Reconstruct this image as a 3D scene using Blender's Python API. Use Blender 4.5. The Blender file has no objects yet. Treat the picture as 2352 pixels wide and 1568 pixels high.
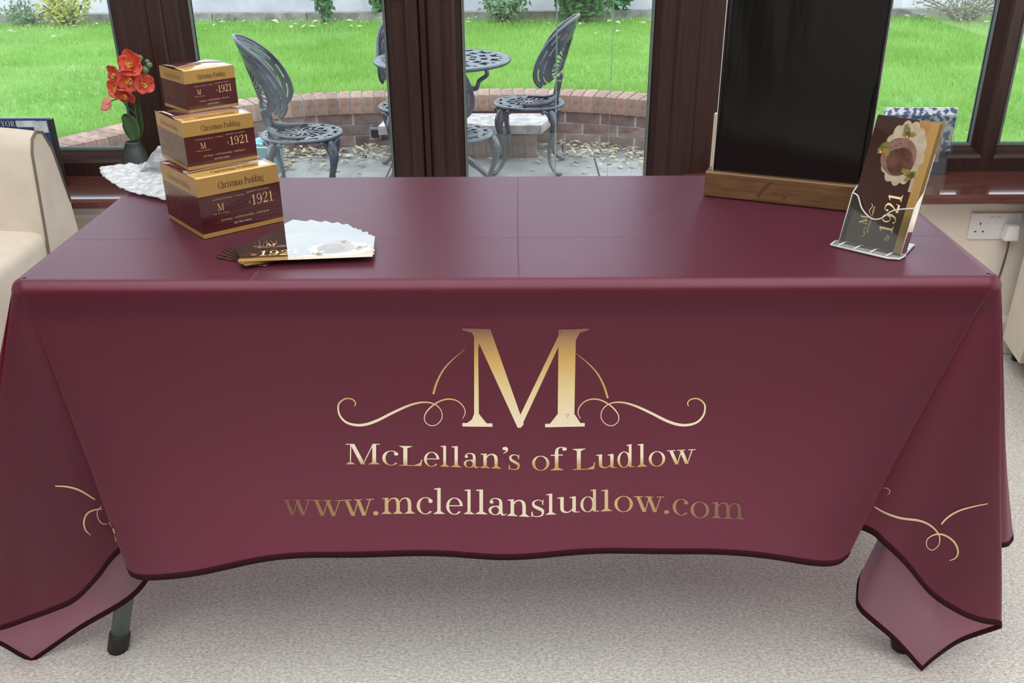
import bpy, bmesh, math, random
import numpy as np
from mathutils import Vector, Matrix
from mathutils.bvhtree import BVHTree
random.seed(7); rng = np.random.default_rng(7)
PI = math.pi; sin, cos = math.sin, math.cos
C = bpy.context.scene.collection
sc = bpy.context.scene

# ------------------------------------------------------------------ camera
F_PX, PITCH, ROLL, YAW, CAMX, CAMZ = 2186.2, .44689, -.00741, -.00754, .0206, 1.2787
fwd = Vector((sin(YAW)*cos(PITCH), cos(YAW)*cos(PITCH), -sin(PITCH)))
rt0 = Vector((cos(YAW), -sin(YAW), 0)); up0 = rt0.cross(fwd)
rt = rt0*cos(ROLL) + up0*sin(ROLL); upv = -rt0*sin(ROLL) + up0*cos(ROLL)
cam = bpy.data.cameras.new('camera'); camo = bpy.data.objects.new('camera', cam); C.objects.link(camo)
cam.sensor_width = 36; cam.lens = F_PX/2352*36; cam.clip_start = .05; cam.clip_end = 200
M = Matrix((rt, upv, -fwd)).transposed().to_4x4(); M.translation = Vector((CAMX, 0, CAMZ))
camo.matrix_world = M; sc.camera = camo
def ray(x, y): return fwd + rt*((x-1176)/F_PX) - upv*((y-784)/F_PX)
CO = Vector((CAMX, 0, CAMZ))
def uz(x, y, z): d = ray(x, y); return CO + d*((z-CO.z)/d.z)
def uy(x, y, Y): d = ray(x, y); return CO + d*((Y-CO.y)/d.y)

# ------------------------------------------------------------------ world and light
sc.view_settings.view_transform = 'Standard'; sc.view_settings.look = 'None'
sc.view_settings.gamma = 1; sc.view_settings.use_curve_mapping = False
sc.view_settings.exposure = 0.0
w = bpy.data.worlds.new('overcast_sky'); sc.world = w; w.use_nodes = True
nt = w.node_tree; bg = nt.nodes['Background']; bg.inputs[1].default_value = 3.0
tc = nt.nodes.new('ShaderNodeTexCoord'); ns = nt.nodes.new('ShaderNodeTexNoise'); ns.inputs['Scale'].default_value = 2.2; ns.inputs['Detail'].default_value = 5
cr = nt.nodes.new('ShaderNodeValToRGB'); cr.color_ramp.elements[0].position = .35; cr.color_ramp.elements[1].position = .65
cr.color_ramp.elements[0].color = (.62, .76, .97, 1); cr.color_ramp.elements[1].color = (.86, .93, 1, 1)
nt.links.new(tc.outputs['Generated'], ns.inputs['Vector']); nt.links.new(ns.outputs[0], cr.inputs[0]); nt.links.new(cr.outputs[0], bg.inputs[0])
def area(name, loc, rot, sx, sy, e, col=(1, 1, 1)):
    l = bpy.data.lights.new(name, 'AREA'); l.shape = 'RECTANGLE'; l.size = sx; l.size_y = sy; l.energy = e; l.color = col
    o = bpy.data.objects.new(name, l); C.objects.link(o); o.location = loc; o.rotation_euler = rot; return o
area('rear_fill_light', (0, -2.1, 1.25), (math.radians(-90), 0, PI), 3.8, 2.2, 6, (1, .97, .93))  # unseen fill added in front of the closed rear wall, no window there
area('right_fill_light', (2.3, 1.0, 1.35), (0, math.radians(90), 0), 1.5, 2.4, 15, (1, .98, .95))  # added side fill to brighten the front wall; right wall has no opening
area('left_fill_light', (-2.3, .6, 1.35), (0, math.radians(-90), 0), 1.5, 2.4, 5, (1, .98, .95))  # weaker fill added on the left side, the wall behind it is solid
area('overhead_fill_light', (0, .75, 2.55), (0, 0, 0), 3.8, 3.4, 120, (1, .98, .95))  # main room fill, added under the closed ceiling to lift the interior

# ------------------------------------------------------------------ materials
def mat(name, col, rough=.6, metal=0, noise=None, bump=None, spec=.5, trans=0, coat=0, sheen=0, stretch=(1, 1, 1), alpha=None, var=None):
    """noise=(scale, other colour); bump=(scale, strength, distance)"""
    m = bpy.data.materials.new(name); m.use_nodes = True; n = m.node_tree; b = n.nodes['Principled BSDF']
    b.inputs['Base Color'].default_value = (*col, 1); b.inputs['Roughness'].default_value = rough; b.inputs['Metallic'].default_value = metal
    b.inputs['Specular IOR Level'].default_value = spec; b.inputs['Coat Weight'].default_value = coat; b.inputs['Sheen Weight'].default_value = sheen
    t = n.nodes.new('ShaderNodeTexCoord'); mp = n.nodes.new('ShaderNodeMapping'); mp.inputs['Scale'].default_value = stretch
    n.links.new(t.outputs['Object'], mp.inputs[0])
    last = None
    if noise:
        x = n.nodes.new('ShaderNodeTexNoise'); x.inputs['Scale'].default_value = noise[0]; x.inputs['Detail'].default_value = 6
        n.links.new(mp.outputs[0], x.inputs['Vector'])
        r = n.nodes.new('ShaderNodeValToRGB'); r.color_ramp.elements[0].position = .35; r.color_ramp.elements[1].position = .65
        r.color_ramp.elements[0].color = (*col, 1); r.color_ramp.elements[1].color = (*noise[1], 1)
        n.links.new(x.outputs[0], r.inputs[0]); last = r.outputs[0]
        n.links.new(last, b.inputs['Base Color'])
    if var:
        oi = n.nodes.new('ShaderNodeObjectInfo'); hs = n.nodes.new('ShaderNodeHueSaturation'); mr = n.nodes.new('ShaderNodeMapRange')
        mr.inputs['To Min'].default_value = 1-var; mr.inputs['To Max'].default_value = 1+var
        n.links.new(oi.outputs['Random'], mr.inputs[0]); n.links.new(mr.outputs[0], hs.inputs['Value'])
        if last: n.links.new(last, hs.inputs['Color'])
        else: hs.inputs['Color'].default_value = (*col, 1)
        n.links.new(hs.outputs[0], b.inputs['Base Color'])
    if bump:
        x = n.nodes.new('ShaderNodeTexNoise'); x.inputs['Scale'].default_value = bump[0]; x.inputs['Detail'].default_value = 4
        n.links.new(mp.outputs[0], x.inputs['Vector']); bp = n.nodes.new('ShaderNodeBump'); bp.inputs['Strength'].default_value = bump[1]; bp.inputs['Distance'].default_value = bump[2]
        n.links.new(x.outputs[0], bp.inputs['Height']); n.links.new(bp.outputs[0], b.inputs['Normal'])
    if trans:
        tr = n.nodes.new('ShaderNodeBsdfTranslucent'); mx = n.nodes.new('ShaderNodeMixShader'); mx.inputs[0].default_value = trans
        tr.inputs[0].default_value = (*col, 1)
        if last: n.links.new(last, tr.inputs[0])
        n.links.new(b.outputs[0], mx.inputs[1]); n.links.new(tr.outputs[0], mx.inputs[2]); n.links.new(mx.outputs[0], n.nodes['Material Output'].inputs[0])
    return m
def glass_mat(name, tint=(.97, .99, .98), ior=1.5, rough=0.0, spec=1.0):
    m = bpy.data.materials.new(name); m.use_nodes = True; n = m.node_tree; n.nodes.remove(n.nodes['Principled BSDF'])
    t = n.nodes.new('ShaderNodeBsdfTransparent'); t.inputs[0].default_value = (*tint, 1)
    g = n.nodes.new('ShaderNodeBsdfGlossy'); g.inputs['Roughness'].default_value = rough; g.inputs[0].default_value = (spec, spec, spec, 1)
    f = n.nodes.new('ShaderNodeFresnel'); f.inputs[0].default_value = ior; x = n.nodes.new('ShaderNodeMixShader')
    n.links.new(f.outputs[0], x.inputs[0]); n.links.new(t.outputs[0], x.inputs[1]); n.links.new(g.outputs[0], x.inputs[2]); n.links.new(x.outputs[0], n.nodes['Material Output'].inputs[0])
    return m

WOODF = mat('rosewood_frame', (.024, .010, .008), .38, noise=(9, (.038, .016, .013)), bump=(60, .15, .002), stretch=(14, 14, .6))
SILLM = mat('rosewood_sill', (.075, .024, .020), .10, noise=(9, (.12, .042, .034)), stretch=(.6, 14, 14), coat=.3)
GASK = mat('grey_gasket', (.13, .16, .16), .4)
GLASS = glass_mat('window_glass')
CREAM = mat('cream_paint', (.90, .83, .74), .7, bump=(90, .1, .001))
WHITEP = mat('white_paint', (.84, .83, .80), .5)
PLAST = mat('white_plastic', (.92, .92, .93), .3)
DARKH = mat('dark_slot', (.02, .02, .02), .5)

def carpet_mat():
    m = mat('berber_carpet', (.50, .46, .41), .95, spec=.1); n = m.node_tree; b = n.nodes['Principled BSDF']
    t = n.nodes.new('ShaderNodeTexCoord'); mp = n.nodes.new('ShaderNodeMapping'); mp.inputs['Scale'].default_value = (1, 1.7, 1)
    n.links.new(t.outputs['Object'], mp.inputs[0])
    a = n.nodes.new('ShaderNodeTexNoise'); a.inputs['Scale'].default_value = 150; a.inputs['Detail'].default_value = 3; a.inputs['Distortion'].default_value = .6
    a2 = n.nodes.new('ShaderNodeTexNoise'); a2.inputs['Scale'].default_value = 420; a2.inputs['Detail'].default_value = 3
    c2 = n.nodes.new('ShaderNodeTexNoise'); c2.inputs['Scale'].default_value = 3; c2.inputs['Detail'].default_value = 3
    for q in (a, a2, c2): n.links.new(mp.outputs[0], q.inputs['Vector'])
    r = n.nodes.new('ShaderNodeValToRGB'); r.color_ramp.elements[0].position = .34; r.color_ramp.elements[1].position = .62
    r.color_ramp.elements[0].color = (.50, .485, .46, 1); r.color_ramp.elements[1].color = (.80, .78, .75, 1)
    ad = n.nodes.new('ShaderNodeMath'); ad.operation = 'MULTIPLY_ADD'; ad.inputs[1].default_value = .45
    n.links.new(a2.outputs[0], ad.inputs[0]); sb = n.nodes.new('ShaderNodeMath'); sb.operation = 'SUBTRACT'; sb.inputs[1].default_value = .225
    n.links.new(a.outputs[0], sb.inputs[0]); n.links.new(sb.outputs[0], ad.inputs[2]); n.links.new(ad.outputs[0], r.inputs[0])
    mx = n.nodes.new('ShaderNodeMix'); mx.data_type = 'RGBA'; mx.blend_type = 'MULTIPLY'; mx.inputs[0].default_value = .35
    n.links.new(r.outputs[0], mx.inputs[6]); n.links.new(c2.outputs[1], mx.inputs[7])
    n.links.new(r.outputs[0], b.inputs['Base Color'])
    bp = n.nodes.new('ShaderNodeBump'); bp.inputs['Strength'].default_value = .9; bp.inputs['Distance'].default_value = .006
    n.links.new(ad.outputs[0], bp.inputs['Height']); n.links.new(bp.outputs[0], b.inputs['Normal'])
    return m
CARPET = carpet_mat()

# ------------------------------------------------------------------ helpers
def link(name, me, m, parent=None, smooth=False):
    o = bpy.data.objects.new(name, me); C.objects.link(o)
    for x in (m if isinstance(m, (list, tuple)) else [m]): me.materials.append(x)
    if parent: o.parent = parent
    if smooth:
        me.polygons.foreach_set('use_smooth', [True]*len(me.polygons))
    return o
def tag(o, label=None, cat=None, group=None, kind=None):
    if label: o['label'] = label
    if cat: o['category'] = cat
    if group: o['group'] = group
    if kind: o['kind'] = kind
    return o
def empty(name, loc=(0, 0, 0), rz=0, label=None, cat=None, group=None):
    o = bpy.data.objects.new(name, None); C.objects.link(o); o.location = loc; o.rotation_euler = (0, 0, rz); o.empty_display_size = .05
    return tag(o, label, cat, group)
class MB:
    def __init__(s): s.v = []; s.f = []; s.mi = []; s.k = 0
    def add(s, vs, fs, mi=0):
        b = len(s.v); s.v += [tuple(p) for p in vs]; s.f += [tuple(i+b for i in f) for f in fs]; s.mi += [mi]*len(fs); return s
    def box(s, a, b, mi=0, bev=0):
        (x0, y0, z0), (x1, y1, z1) = a, b
        if bev:
            bm = bmesh.new(); bmesh.ops.create_cube(bm, size=1)
            for v in bm.verts: v.co = Vector(((x0+x1)/2+v.co.x*(x1-x0), (y0+y1)/2+v.co.y*(y1-y0), (z0+z1)/2+v.co.z*(z1-z0)))
            bmesh.ops.bevel(bm, geom=bm.edges[:], offset=bev, segments=3, profile=.5, affect='EDGES')
            bm.verts.index_update(); s.add([v.co[:] for v in bm.verts], [[v.index for v in f.verts] for f in bm.faces], mi); bm.free(); return s
        return s.add([(x0, y0, z0), (x1, y0, z0), (x1, y1, z0), (x0, y1, z0), (x0, y0, z1), (x1, y0, z1), (x1, y1, z1), (x0, y1, z1)],
                     [(0, 3, 2, 1), (4, 5, 6, 7), (0, 1, 5, 4), (1, 2, 6, 5), (2, 3, 7, 6), (3, 0, 4, 7)], mi)
    def prism(s, poly, axis, a, b, mi=0):
        n = len(poly)
        def P(u, v, t): return {'x': (t, u, v), 'y': (u, t, v), 'z': (u, v, t)}[axis]
        vs = [P(u, v, a) for u, v in poly]+[P(u, v, b) for u, v in poly]
        fs = [tuple(range(n))[::-1], tuple(range(n, 2*n))]+[(i, (i+1) % n, n+(i+1) % n, n+i) for i in range(n)]
        return s.add(vs, fs, mi)
    def tube(s, pts, r, n=8, mi=0, flat=1.0, cap=True):
        pts = [Vector(p) for p in pts]; rs = r if isinstance(r, (list, tuple)) else [r]*len(pts)
        t0 = (pts[1]-pts[0]).normalized(); u = t0.orthogonal().normalized(); vs = []; fs = []
        for i, p in enumerate(pts):
            t = (pts[min(i+1, len(pts)-1)]-pts[max(i-1, 0)]).normalized(); u = (u-t*u.dot(t)).normalized(); v = t.cross(u)
            for k in range(n): a = 2*PI*k/n; vs.append(p+u*cos(a)*rs[i]+v*sin(a)*rs[i]*flat)
        for i in range(len(pts)-1):
            for k in range(n): fs.append((i*n+k, i*n+(k+1) % n, (i+1)*n+(k+1) % n, (i+1)*n+k))
        if cap: fs += [tuple(range(n))[::-1], tuple(range((len(pts)-1)*n, len(pts)*n))]
        return s.add(vs, fs, mi)
    def lathe(s, prof, n=24, c=(0, 0, 0), mi=0):
        vs = []; fs = []
        for r, z in prof:
            for k in range(n): a = 2*PI*k/n; vs.append((c[0]+r*cos(a), c[1]+r*sin(a), c[2]+z))
        for i in range(len(prof)-1):
            for k in range(n): fs.append((i*n+k, i*n+(k+1) % n, (i+1)*n+(k+1) % n, (i+1)*n+k))
        fs += [tuple(range(n))[::-1], tuple(range((len(prof)-1)*n, len(prof)*n))]
        return s.add(vs, fs, mi)
    def mesh(s, name='m'):
        me = bpy.data.meshes.new(name); me.from_pydata(s.v, [], s.f)
        if any(s.mi): me.polygons.foreach_set('material_index', s.mi)
        me.update(); return me
    def build(s, name, m, parent=None, smooth=False): return link(name, s.mesh(name), m, parent, smooth)
def cat(pts, n=6, closed=False):
    pts = [Vector(p) for p in pts]; out = []; N = len(pts)
    for i in range(N if closed else N-1):
        if closed: p = [pts[(i+k) % N] for k in (-1, 0, 1, 2)]
        else: p = [pts[max(i-1, 0)], pts[i], pts[i+1], pts[min(i+2, N-1)]]
        for k in range(n):
            t = k/n; out.append(.5*((2*p[1])+(p[2]-p[0])*t+(2*p[0]-5*p[1]+4*p[2]-p[3])*t*t+(3*p[1]-p[0]-3*p[2]+p[3])*t**3))
    if not closed: out.append(pts[-1])
    return out
def smooth_angle(o, deg=40):
    me = o.data; me.polygons.foreach_set('use_smooth', [True]*len(me.polygons)); me.set_sharp_from_angle(angle=math.radians(deg)); return o
def solid(o, t, off=0):
    md = o.modifiers.new('thickness', 'SOLIDIFY'); md.thickness = t; md.offset = off; return o
def copy_tree(o, parent=None):
    c = o.copy(); C.objects.link(c)
    if parent: c.parent = parent
    for ch in [x for x in bpy.data.objects if x.parent == o]: copy_tree(ch, c)
    return c
S = lambda o: tag(o, kind='structure')

# ------------------------------------------------------------------ the room
FZ = -.04; WY = 2.70; FY = 2.83      # floor level, wall face, frame face
S(MB().box((-2.4, -2.3, FZ-.05), (2.4, 2.86, FZ)).build('floor', CARPET))
def wall(name, boxes):
    m = MB()
    for a, b in boxes: m.box(a, b)
    return S(m.build(name, CREAM))
wall('wall_front', [((-2.4, WY, FZ), (-1.14, 2.95, .45)), ((.52, WY, FZ), (2.4, 2.95, .45)), ((-2.4, WY, 2.15), (2.4, 2.95, 2.6)), ((-2.4, WY, .45), (-2.2, 2.95, 2.15)), ((2.2, WY, .45), (2.4, 2.95, 2.15))])
ROOMW = mat('taupe_room_wall', (.22, .19, .165), .8)
for nm_, a_, b_ in (('wall_left', (-2.5, -2.3, FZ), (-2.4, 2.95, 2.6)), ('wall_right', (2.4, -2.3, FZ), (2.5, 2.95, 2.6)), ('wall_rear', (-2.5, -2.4, FZ), (2.5, -2.3, 2.6))): S(MB().box(a_, b_).build(nm_, ROOMW))
S(MB().box((-2.5, -2.4, 2.6), (2.5, 2.95, 2.7)).build('ceiling', WHITEP))
def sill(name, x0, x1):
    prof = [(2.598, .456), (2.588, .462), (2.588, .478), (2.598, .486), (2.83, .487), (2.83, .445), (2.70, .445), (2.70, .456)]
    m = MB(); m.prism(prof, 'x', x0, x1); return S(m.build(name, SILLM))
sill('trim_1', -2.2, -1.03); sill('trim_2', .52, 2.2)
S(MB().prism([(2.70, .40), (2.685, .40), (2.675, .415), (2.675, .43), (2.66, .445), (2.70, .445)], 'x', -2.2, -.96).build('trim_3', WHITEP))
S(MB().prism([(2.70, FZ), (2.682, FZ), (2.682, .05), (2.69, .065), (2.70, .065)], 'x', -2.2, -1.14).build('baseboard_left', WHITEP))
S(MB().prism([(2.70, FZ), (2.682, FZ), (2.682, .05), (2.69, .065), (2.70, .065)], 'x', .52, 2.2).build('baseboard_right', WHITEP))

def rail_h(z0, z1):        # moulded rail profile (y,z), sloping bead toward the glass
    return [(2.83, z0), (2.90, z0), (2.90, z1), (2.872, z1), (2.855, z1-.012), (2.835, z1-.020), (2.83, z1-.03)]
def stile_v(x0, x1, bl, br):   # plan profile (x,y), beads at the sides that carry glass
    p = [(x0, 2.90)]
    p += [(x0, 2.872), (x0+.010, 2.855), (x0+.018, 2.835), (x0+.026, 2.83)] if bl else [(x0, 2.83)]
    p += [(x1-.026, 2.83), (x1-.018, 2.835), (x1-.010, 2.855), (x1, 2.872)] if br else [(x1, 2.83)]
    return p+[(x1, 2.90)]
ZT = 2.12
def window(name, x0, x1, zb, posts, xs):
    e = S(empty(name, ((x0+x1)/2, 2.86, zb)))
    def put(n, m, mt, sm=False):
        o = m.build(n, mt, e); o.location = (-(x0+x1)/2, -2.86-(.0015 if n == 'stile' else 0), -zb); return o
    put('bottom_rail', MB().prism(rail_h(zb, zb+.078), 'x', x0, x1), WOODF)
    put('top_rail', MB().prism([(a, ZT*2-.078+zb-b+0) if 0 else (a, b) for a, b in [(2.83, ZT-.08), (2.9, ZT-.08), (2.9, ZT), (2.83, ZT)]], 'x', x0, x1), WOODF)
    for a, b, bl, br in posts: put('stile', MB().prism(stile_v(a, b, bl, br), 'z', zb-.0, ZT), WOODF)
    for a, b in xs:
        put('pane', MB().box((a-.004, 2.874, zb+.074), (b+.004, 2.880, ZT-.078)), GLASS)
        g = MB()
        for y in (2.868, 2.8815):
            g.box((a, y, zb+.077), (b, y+.004, zb+.085)); g.box((a, y, zb+.085), (a+.007, y+.004, ZT-.08)); g.box((b-.007, y, zb+.085), (b, y+.004, ZT-.08))
        put('gasket', g, GASK)
    return e
window('window_1', -2.2, -1.03, .48, [(-2.2, -2.12, 0, 1), (-1.145, -1.03, 1, 0)], [(-2.12, -1.145)])
window('window_2', .545, 2.2, .48, [(.545, .66, 0, 1), (1.395, 1.475, 1, 1), (2.12, 2.2, 1, 0)], [(.66, 1.395), (1.475, 2.12)])
def door(name, x0, x1, sl, sr, handle):
    e = S(empty(name, ((x0+x1)/2, 2.86, FZ))); D = (-(x0+x1)/2, -2.86, -FZ)
    def put(n, m, mt): o = m.build(n, mt, e); o.location = D; return o
    put('stile', MB().prism(stile_v(x0, x0+sl, 0, 1), 'z', FZ, ZT), WOODF); put('stile', MB().prism(stile_v(x1-sr, x1, 1, 0), 'z', FZ, ZT), WOODF)
    put('bottom_rail', MB().prism(rail_h(FZ, FZ+.11), 'x', x0+sl, x1-sr), WOODF); put('top_rail', MB().box((x0+sl, 2.83, ZT-.09), (x1-sr, 2.90, ZT)), WOODF)
    a, b = x0+sl, x1-sr
    put('pane', MB().box((a-.004, 2.874, FZ+.1), (b+.004, 2.880, ZT-.085)), GLASS)
    g = MB()
    for y in (2.868, 2.8815): g.box((a, y, FZ+.11), (a+.007, y+.004, ZT-.09)); g.box((b-.007, y, FZ+.11), (b, y+.004, ZT-.09)); g.box((a, y, FZ+.107), (b, y+.004, FZ+.115))
    put('gasket', g, GASK)
    BR = bpy.data.materials.get('brass') or mat('brass', (.62, .38, .12), .25, 1)
    h = put('handle', MB().box((handle-.018, 2.822, .992), (handle+.018, 2.83, 1.20), bev=.003).tube([(handle, 2.825, 1.12), (handle, 2.785, 1.12)], .009).tube([(handle, 2.787, 1.12), (handle+(.10 if handle < -.25 else -.10)*-1, 2.785, 1.118)], .009), BR)
    return e
door('door_1', -.985, -.300, .064, .059, -.325)
door('door_2', -.197, .475, .058, .06, -.175)
# jambs and the moulded cover strips of the meeting stiles
for i, (a, b, y0) in enumerate(((-1.03, -.985, 2.82), (-.300, -.262, 2.815), (-.262, -.235, 2.832), (-.235, -.197, 2.815), (.475, .545, 2.82))):
    S(MB().prism([(a, 2.9), (a, y0+.006), (a+.006, y0), (b-.006, y0), (b, y0+.006), (b, 2.9)], 'z', FZ, 2.15).build('trim_%d' % (i+4), WOODF))
S(MB().box((-1.03, 2.82, ZT), (.545, 2.9, 2.15)).build('trim_9', WOODF)); S(MB().box((-1.03, 2.80, FZ-.03), (.545, 2.93, FZ+.005)).build('trim_10', WOODF))
EDGE = mat('pale_green_streak', (.45, .56, .53), .25, trans=.5)  # pale green for the thin upright strips on the outside of the pane
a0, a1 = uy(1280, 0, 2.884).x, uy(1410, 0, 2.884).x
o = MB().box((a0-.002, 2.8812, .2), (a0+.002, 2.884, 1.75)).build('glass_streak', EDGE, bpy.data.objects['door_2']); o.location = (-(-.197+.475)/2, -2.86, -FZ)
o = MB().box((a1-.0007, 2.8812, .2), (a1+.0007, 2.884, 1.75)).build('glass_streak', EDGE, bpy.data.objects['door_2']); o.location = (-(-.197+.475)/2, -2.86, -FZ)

# ------------------------------------------------------------------ garden ground
PZ = -.20; LZ = .11
BR1 = mat('brick_red', (.29, .155, .11), .85, noise=(25, (.42, .28, .22)), bump=(80, .4, .004), var=.25)
BR2 = mat('brick_brown', (.17, .11, .10), .85, noise=(18, (.27, .19, .17)), bump=(80, .4, .004), var=.25)
MORT = mat('mortar', (.42, .39, .36), .95, bump=(120, .4, .003))
STONE = mat('pale_slab', (.23, .222, .205), .9, noise=(5, (.33, .32, .30)), bump=(50, .4, .004), var=.08)
CONC = mat('concrete', (.42, .42, .43), .9, noise=(3.5, (.56, .56, .57)), bump=(40, .4, .006))
DIRT = mat('soil', (.20, .16, .12), .95, noise=(20, (.33, .28, .22)), bump=(60, .6, .01))
GRASSB = mat('turf', (.20, .34, .10), .95, noise=(6, (.26, .42, .14)), bump=(40, .6, .01), spec=.1)
BLADE = mat('grass_blade', (.27, .48, .10), .6, noise=(1.6, (.38, .60, .16)), trans=.35, spec=.2)
S(MB().box((-6, 2.95, PZ-.12), (6, 6.3, PZ-.03)).build('ground', MORT))
pat = S(empty('patio', (0, 4, PZ-.03)))
sx = .60; sy = .45; row = 0
y = 2.96
while y < 6.1:
    x = -2.7+(row % 2)*.18
    while x < 2.9:
        hz = random.uniform(-.002, .002)
        MB().box((x+.005-0, y+.005-4, 0), (x+sx-.005, y+sy-.005-4, .03+hz), bev=0).build('slab', STONE, pat)
        x += sx
    y += sy; row += 1
# wall centre line (front face) as a curve, left to right
path = cat([(-3.6, 3.3, 0), (-3.0, 3.95, 0), (-2.5, 4.45, 0), (-2.12, 4.92, 0), (-1.86, 5.40, 0), (-1.61, 5.70, 0), (-1.28, 5.86, 0), (-.89, 5.935, 0), (-.16, 5.98, 0), (.32, 5.95, 0), (.78, 5.79, 0), (1.15, 5.50, 0), (1.45, 5.10, 0), (1.66, 4.6, 0), (1.75, 4.0, 0), (1.78, 3.3, 0)], 14)
L = [0]
for i in range(1, len(path)): L.append(L[-1]+(path[i]-path[i-1]).length)
def at_len(s):
    s = max(0, min(L[-1]-1e-4, s)); i = int(np.searchsorted(L, s, side='right'))-1; i = min(i, len(path)-2)
    t = (s-L[i])/(L[i+1]-L[i]); p = path[i].lerp(path[i+1], t)
    q0 = path[max(i-2, 0)]; q1 = path[min(i+3, len(path)-1)]; return p, (q1-q0).normalized()
rw = tag(empty('retaining_wall', (0, 5.9, PZ)), 'curved low brick wall between patio and lawn with upright brick coping', 'wall')
def rel(o, e): o.location = o.location-e.location
def brick(mesh, p, tdir, z, mt):
    o = bpy.data.objects.new('brick', mesh); C.objects.link(o); o.parent = rw
    o.location = (p.x, p.y-5.9, z-PZ); o.rotation_euler = (random.uniform(-.01, .01), random.uniform(-.01, .01), math.atan2(tdir.y, tdir.x)+random.uniform(-.01, .01)); return o
bmc = MB().box((-.0325, 0, 0), (.0325, .215, .103), bev=.004).mesh('coping_brick'); bmc.materials.append(BR1)
bms = MB().box((-.105, 0, 0), (.105, .10, .062), bev=.003).mesh('stretcher_brick'); bms.materials.append(BR2)
s = .6
while s < L[-1]-.6:
    p, t = at_len(s); brick(bmc, p, t, .005, BR1); s += .0715
for c in range(3):
    s = .6+(c % 2)*.11
    while s < L[-1]-.6:
        p, t = at_len(s); n_ = Vector((-t.y, t.x, 0)); brick(bms, p+n_*.012, t, PZ+.004+c*.068, BR2); s += .220
m = MB(); vs = []; fs = []; N = 160
for i in range(N):
    p, t = at_len(.5+(L[-1]-1.0)*i/(N-1)); n_ = Vector((-t.y, t.x, 0))
    for d, z in ((.018, PZ-.02), (.018, .002), (.006, .004), (.006, .096), (.205, .098), (.205, PZ-.02)):
        q = p+n_*d; vs.append((q.x, q.y-5.9, z-PZ))
for i in range(N-1):
    for k in range(6): a = i*6+k; b = i*6+(k+1) % 6; fs.append((a, b, b+6, a+6))
m.add(vs, fs); m.build('mortar_core', MORT, rw)
# vent in the wall
v = uy(862, 307, 5.9)
VM = MB().box((v.x-.035, 5.895-5.9, v.z-.035-PZ), (v.x+.035, 5.93-5.9, v.z+.035-PZ))
vp = VM.build('vent_frame', STONE, rw); tag(vp, 'square pale vent frame in the wall')
vo = MB().box((v.x-.025, 5.889-5.9, v.z-.025-PZ), (v.x+.025, 5.90-5.9, v.z+.025-PZ)).build('vent_opening', DARKH, rw)
# lawn surface follows the wall
lawn_pts = []
for i in range(120):
    p, t = at_len(.2+(L[-1]-.4)*i/119); n_ = Vector((-t.y, t.x, 0)); lawn_pts.append(p+n_*.21)
m = MB(); vs = []; fs = []
for p in lawn_pts:
    # send a line outward to the lawn's far rim
    d = Vector((p.x*1.0, p.y-3.2, 0)); d.normalize()
    for k in range(9):
        q = p+d*(k/8)**1.5*14; vs.append((q.x, min(q.y, 9.62), LZ-.02+.012*sin(q.x*1.3)*min(1, k)))
    vs.append((p.x, p.y, PZ-.1))
for i in range(len(lawn_pts)-1):
    for k in range(8): a = i*10+k; fs.append((a, a+10, a+11, a+1))
    fs.append((i*10+9, i*10+19, i*10+10, i*10))
m.add(vs, fs); lawn = S(m.build('lawn', GRASSB, smooth=True))
lx = np.array([p.x for p in lawn_pts]); ly = np.array([p.y for p in lawn_pts])
def blades(n, name, xr, yr, hmin, hmax, wd):
    X = rng.uniform(*xr, n); Y = rng.uniform(*yr, n)
    keep = np.ones(n, bool)
    inside = np.interp(X, lx[(lx > -3.4) & (lx < 1.75)], ly[(lx > -3.4) & (lx < 1.75)])
    keep &= (Y > inside+.015) | (X < -3.4) | (X > 1.85)
    # keep only what the glass can show
    keep &= (np.abs(X) < .72*Y+.3); X = X[keep]; Y = Y[keep]; n = len(X)
    h = rng.uniform(hmin, hmax, n); a = rng.uniform(0, PI, n); wx = np.cos(a)*wd*(.5+Y/9); wy = np.sin(a)*wd*.6
    lxn = rng.normal(0, .35, n)*h; lyn = rng.normal(0, .35, n)*h; z0 = LZ-.025
    V = np.empty((n, 3, 3)); V[:, 0] = np.c_[X-wx, Y-wy, np.full(n, z0)]; V[:, 1] = np.c_[X+wx, Y+wy, np.full(n, z0)]; V[:, 2] = np.c_[X+lxn, Y+lyn, z0+h]
    me = bpy.data.meshes.new(name); me.vertices.add(3*n); me.vertices.foreach_set('co', V.ravel()); me.loops.add(3*n); me.loops.foreach_set('vertex_index', np.arange(3*n))
    me.polygons.add(n); me.polygons.foreach_set('loop_start', np.arange(n)*3); me.update(); me.validate()
    return link(name, me, BLADE)
tag(blades(260000, 'grass', (-7, 6.5), (3.4, 9.6), .03, .065, .0045), 'bright green mown grass blades of the lawn', 'grass', kind='stuff')
# kerb, bed and garden wall behind the lawn
KERB = mat('mossy_kerb', (.20, .18, .15), .95, noise=(9, (.36, .34, .31)), bump=(40, .4, .006))
kb = tag(empty('concrete_kerb', (0, 9.66, LZ-.05)), 'low grey concrete edging along the far end of the lawn', 'kerb')
x = -7.5
while x < 7.5: MB().box((x+.004, -.03, 0), (x+.91, .03, .12)).build('edging_slab', KERB, kb); x += .915
S(MB().box((-8, 9.69, -.1), (8, 10.3, LZ+.03)).build('flower_bed', DIRT))
PEB = mat('pebbles', (.40, .37, .33), .9, var=.3)
m = MB()
for i in range(900):
    x = random.uniform(-6, 5.5); y = random.uniform(9.7, 10.05); r = random.uniform(.012, .035)
    m.add([(x+r*a, y+r*b*.9, LZ+.03+r*.6*c) for a, b, c in ((1, 0, 0), (0, 1, .1), (-1, 0, 0), (0, -1, .1), (.1, 0, 1), (0, 0, -1))], [(0, 1, 4), (1, 2, 4), (2, 3, 4), (3, 0, 4)])
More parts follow.
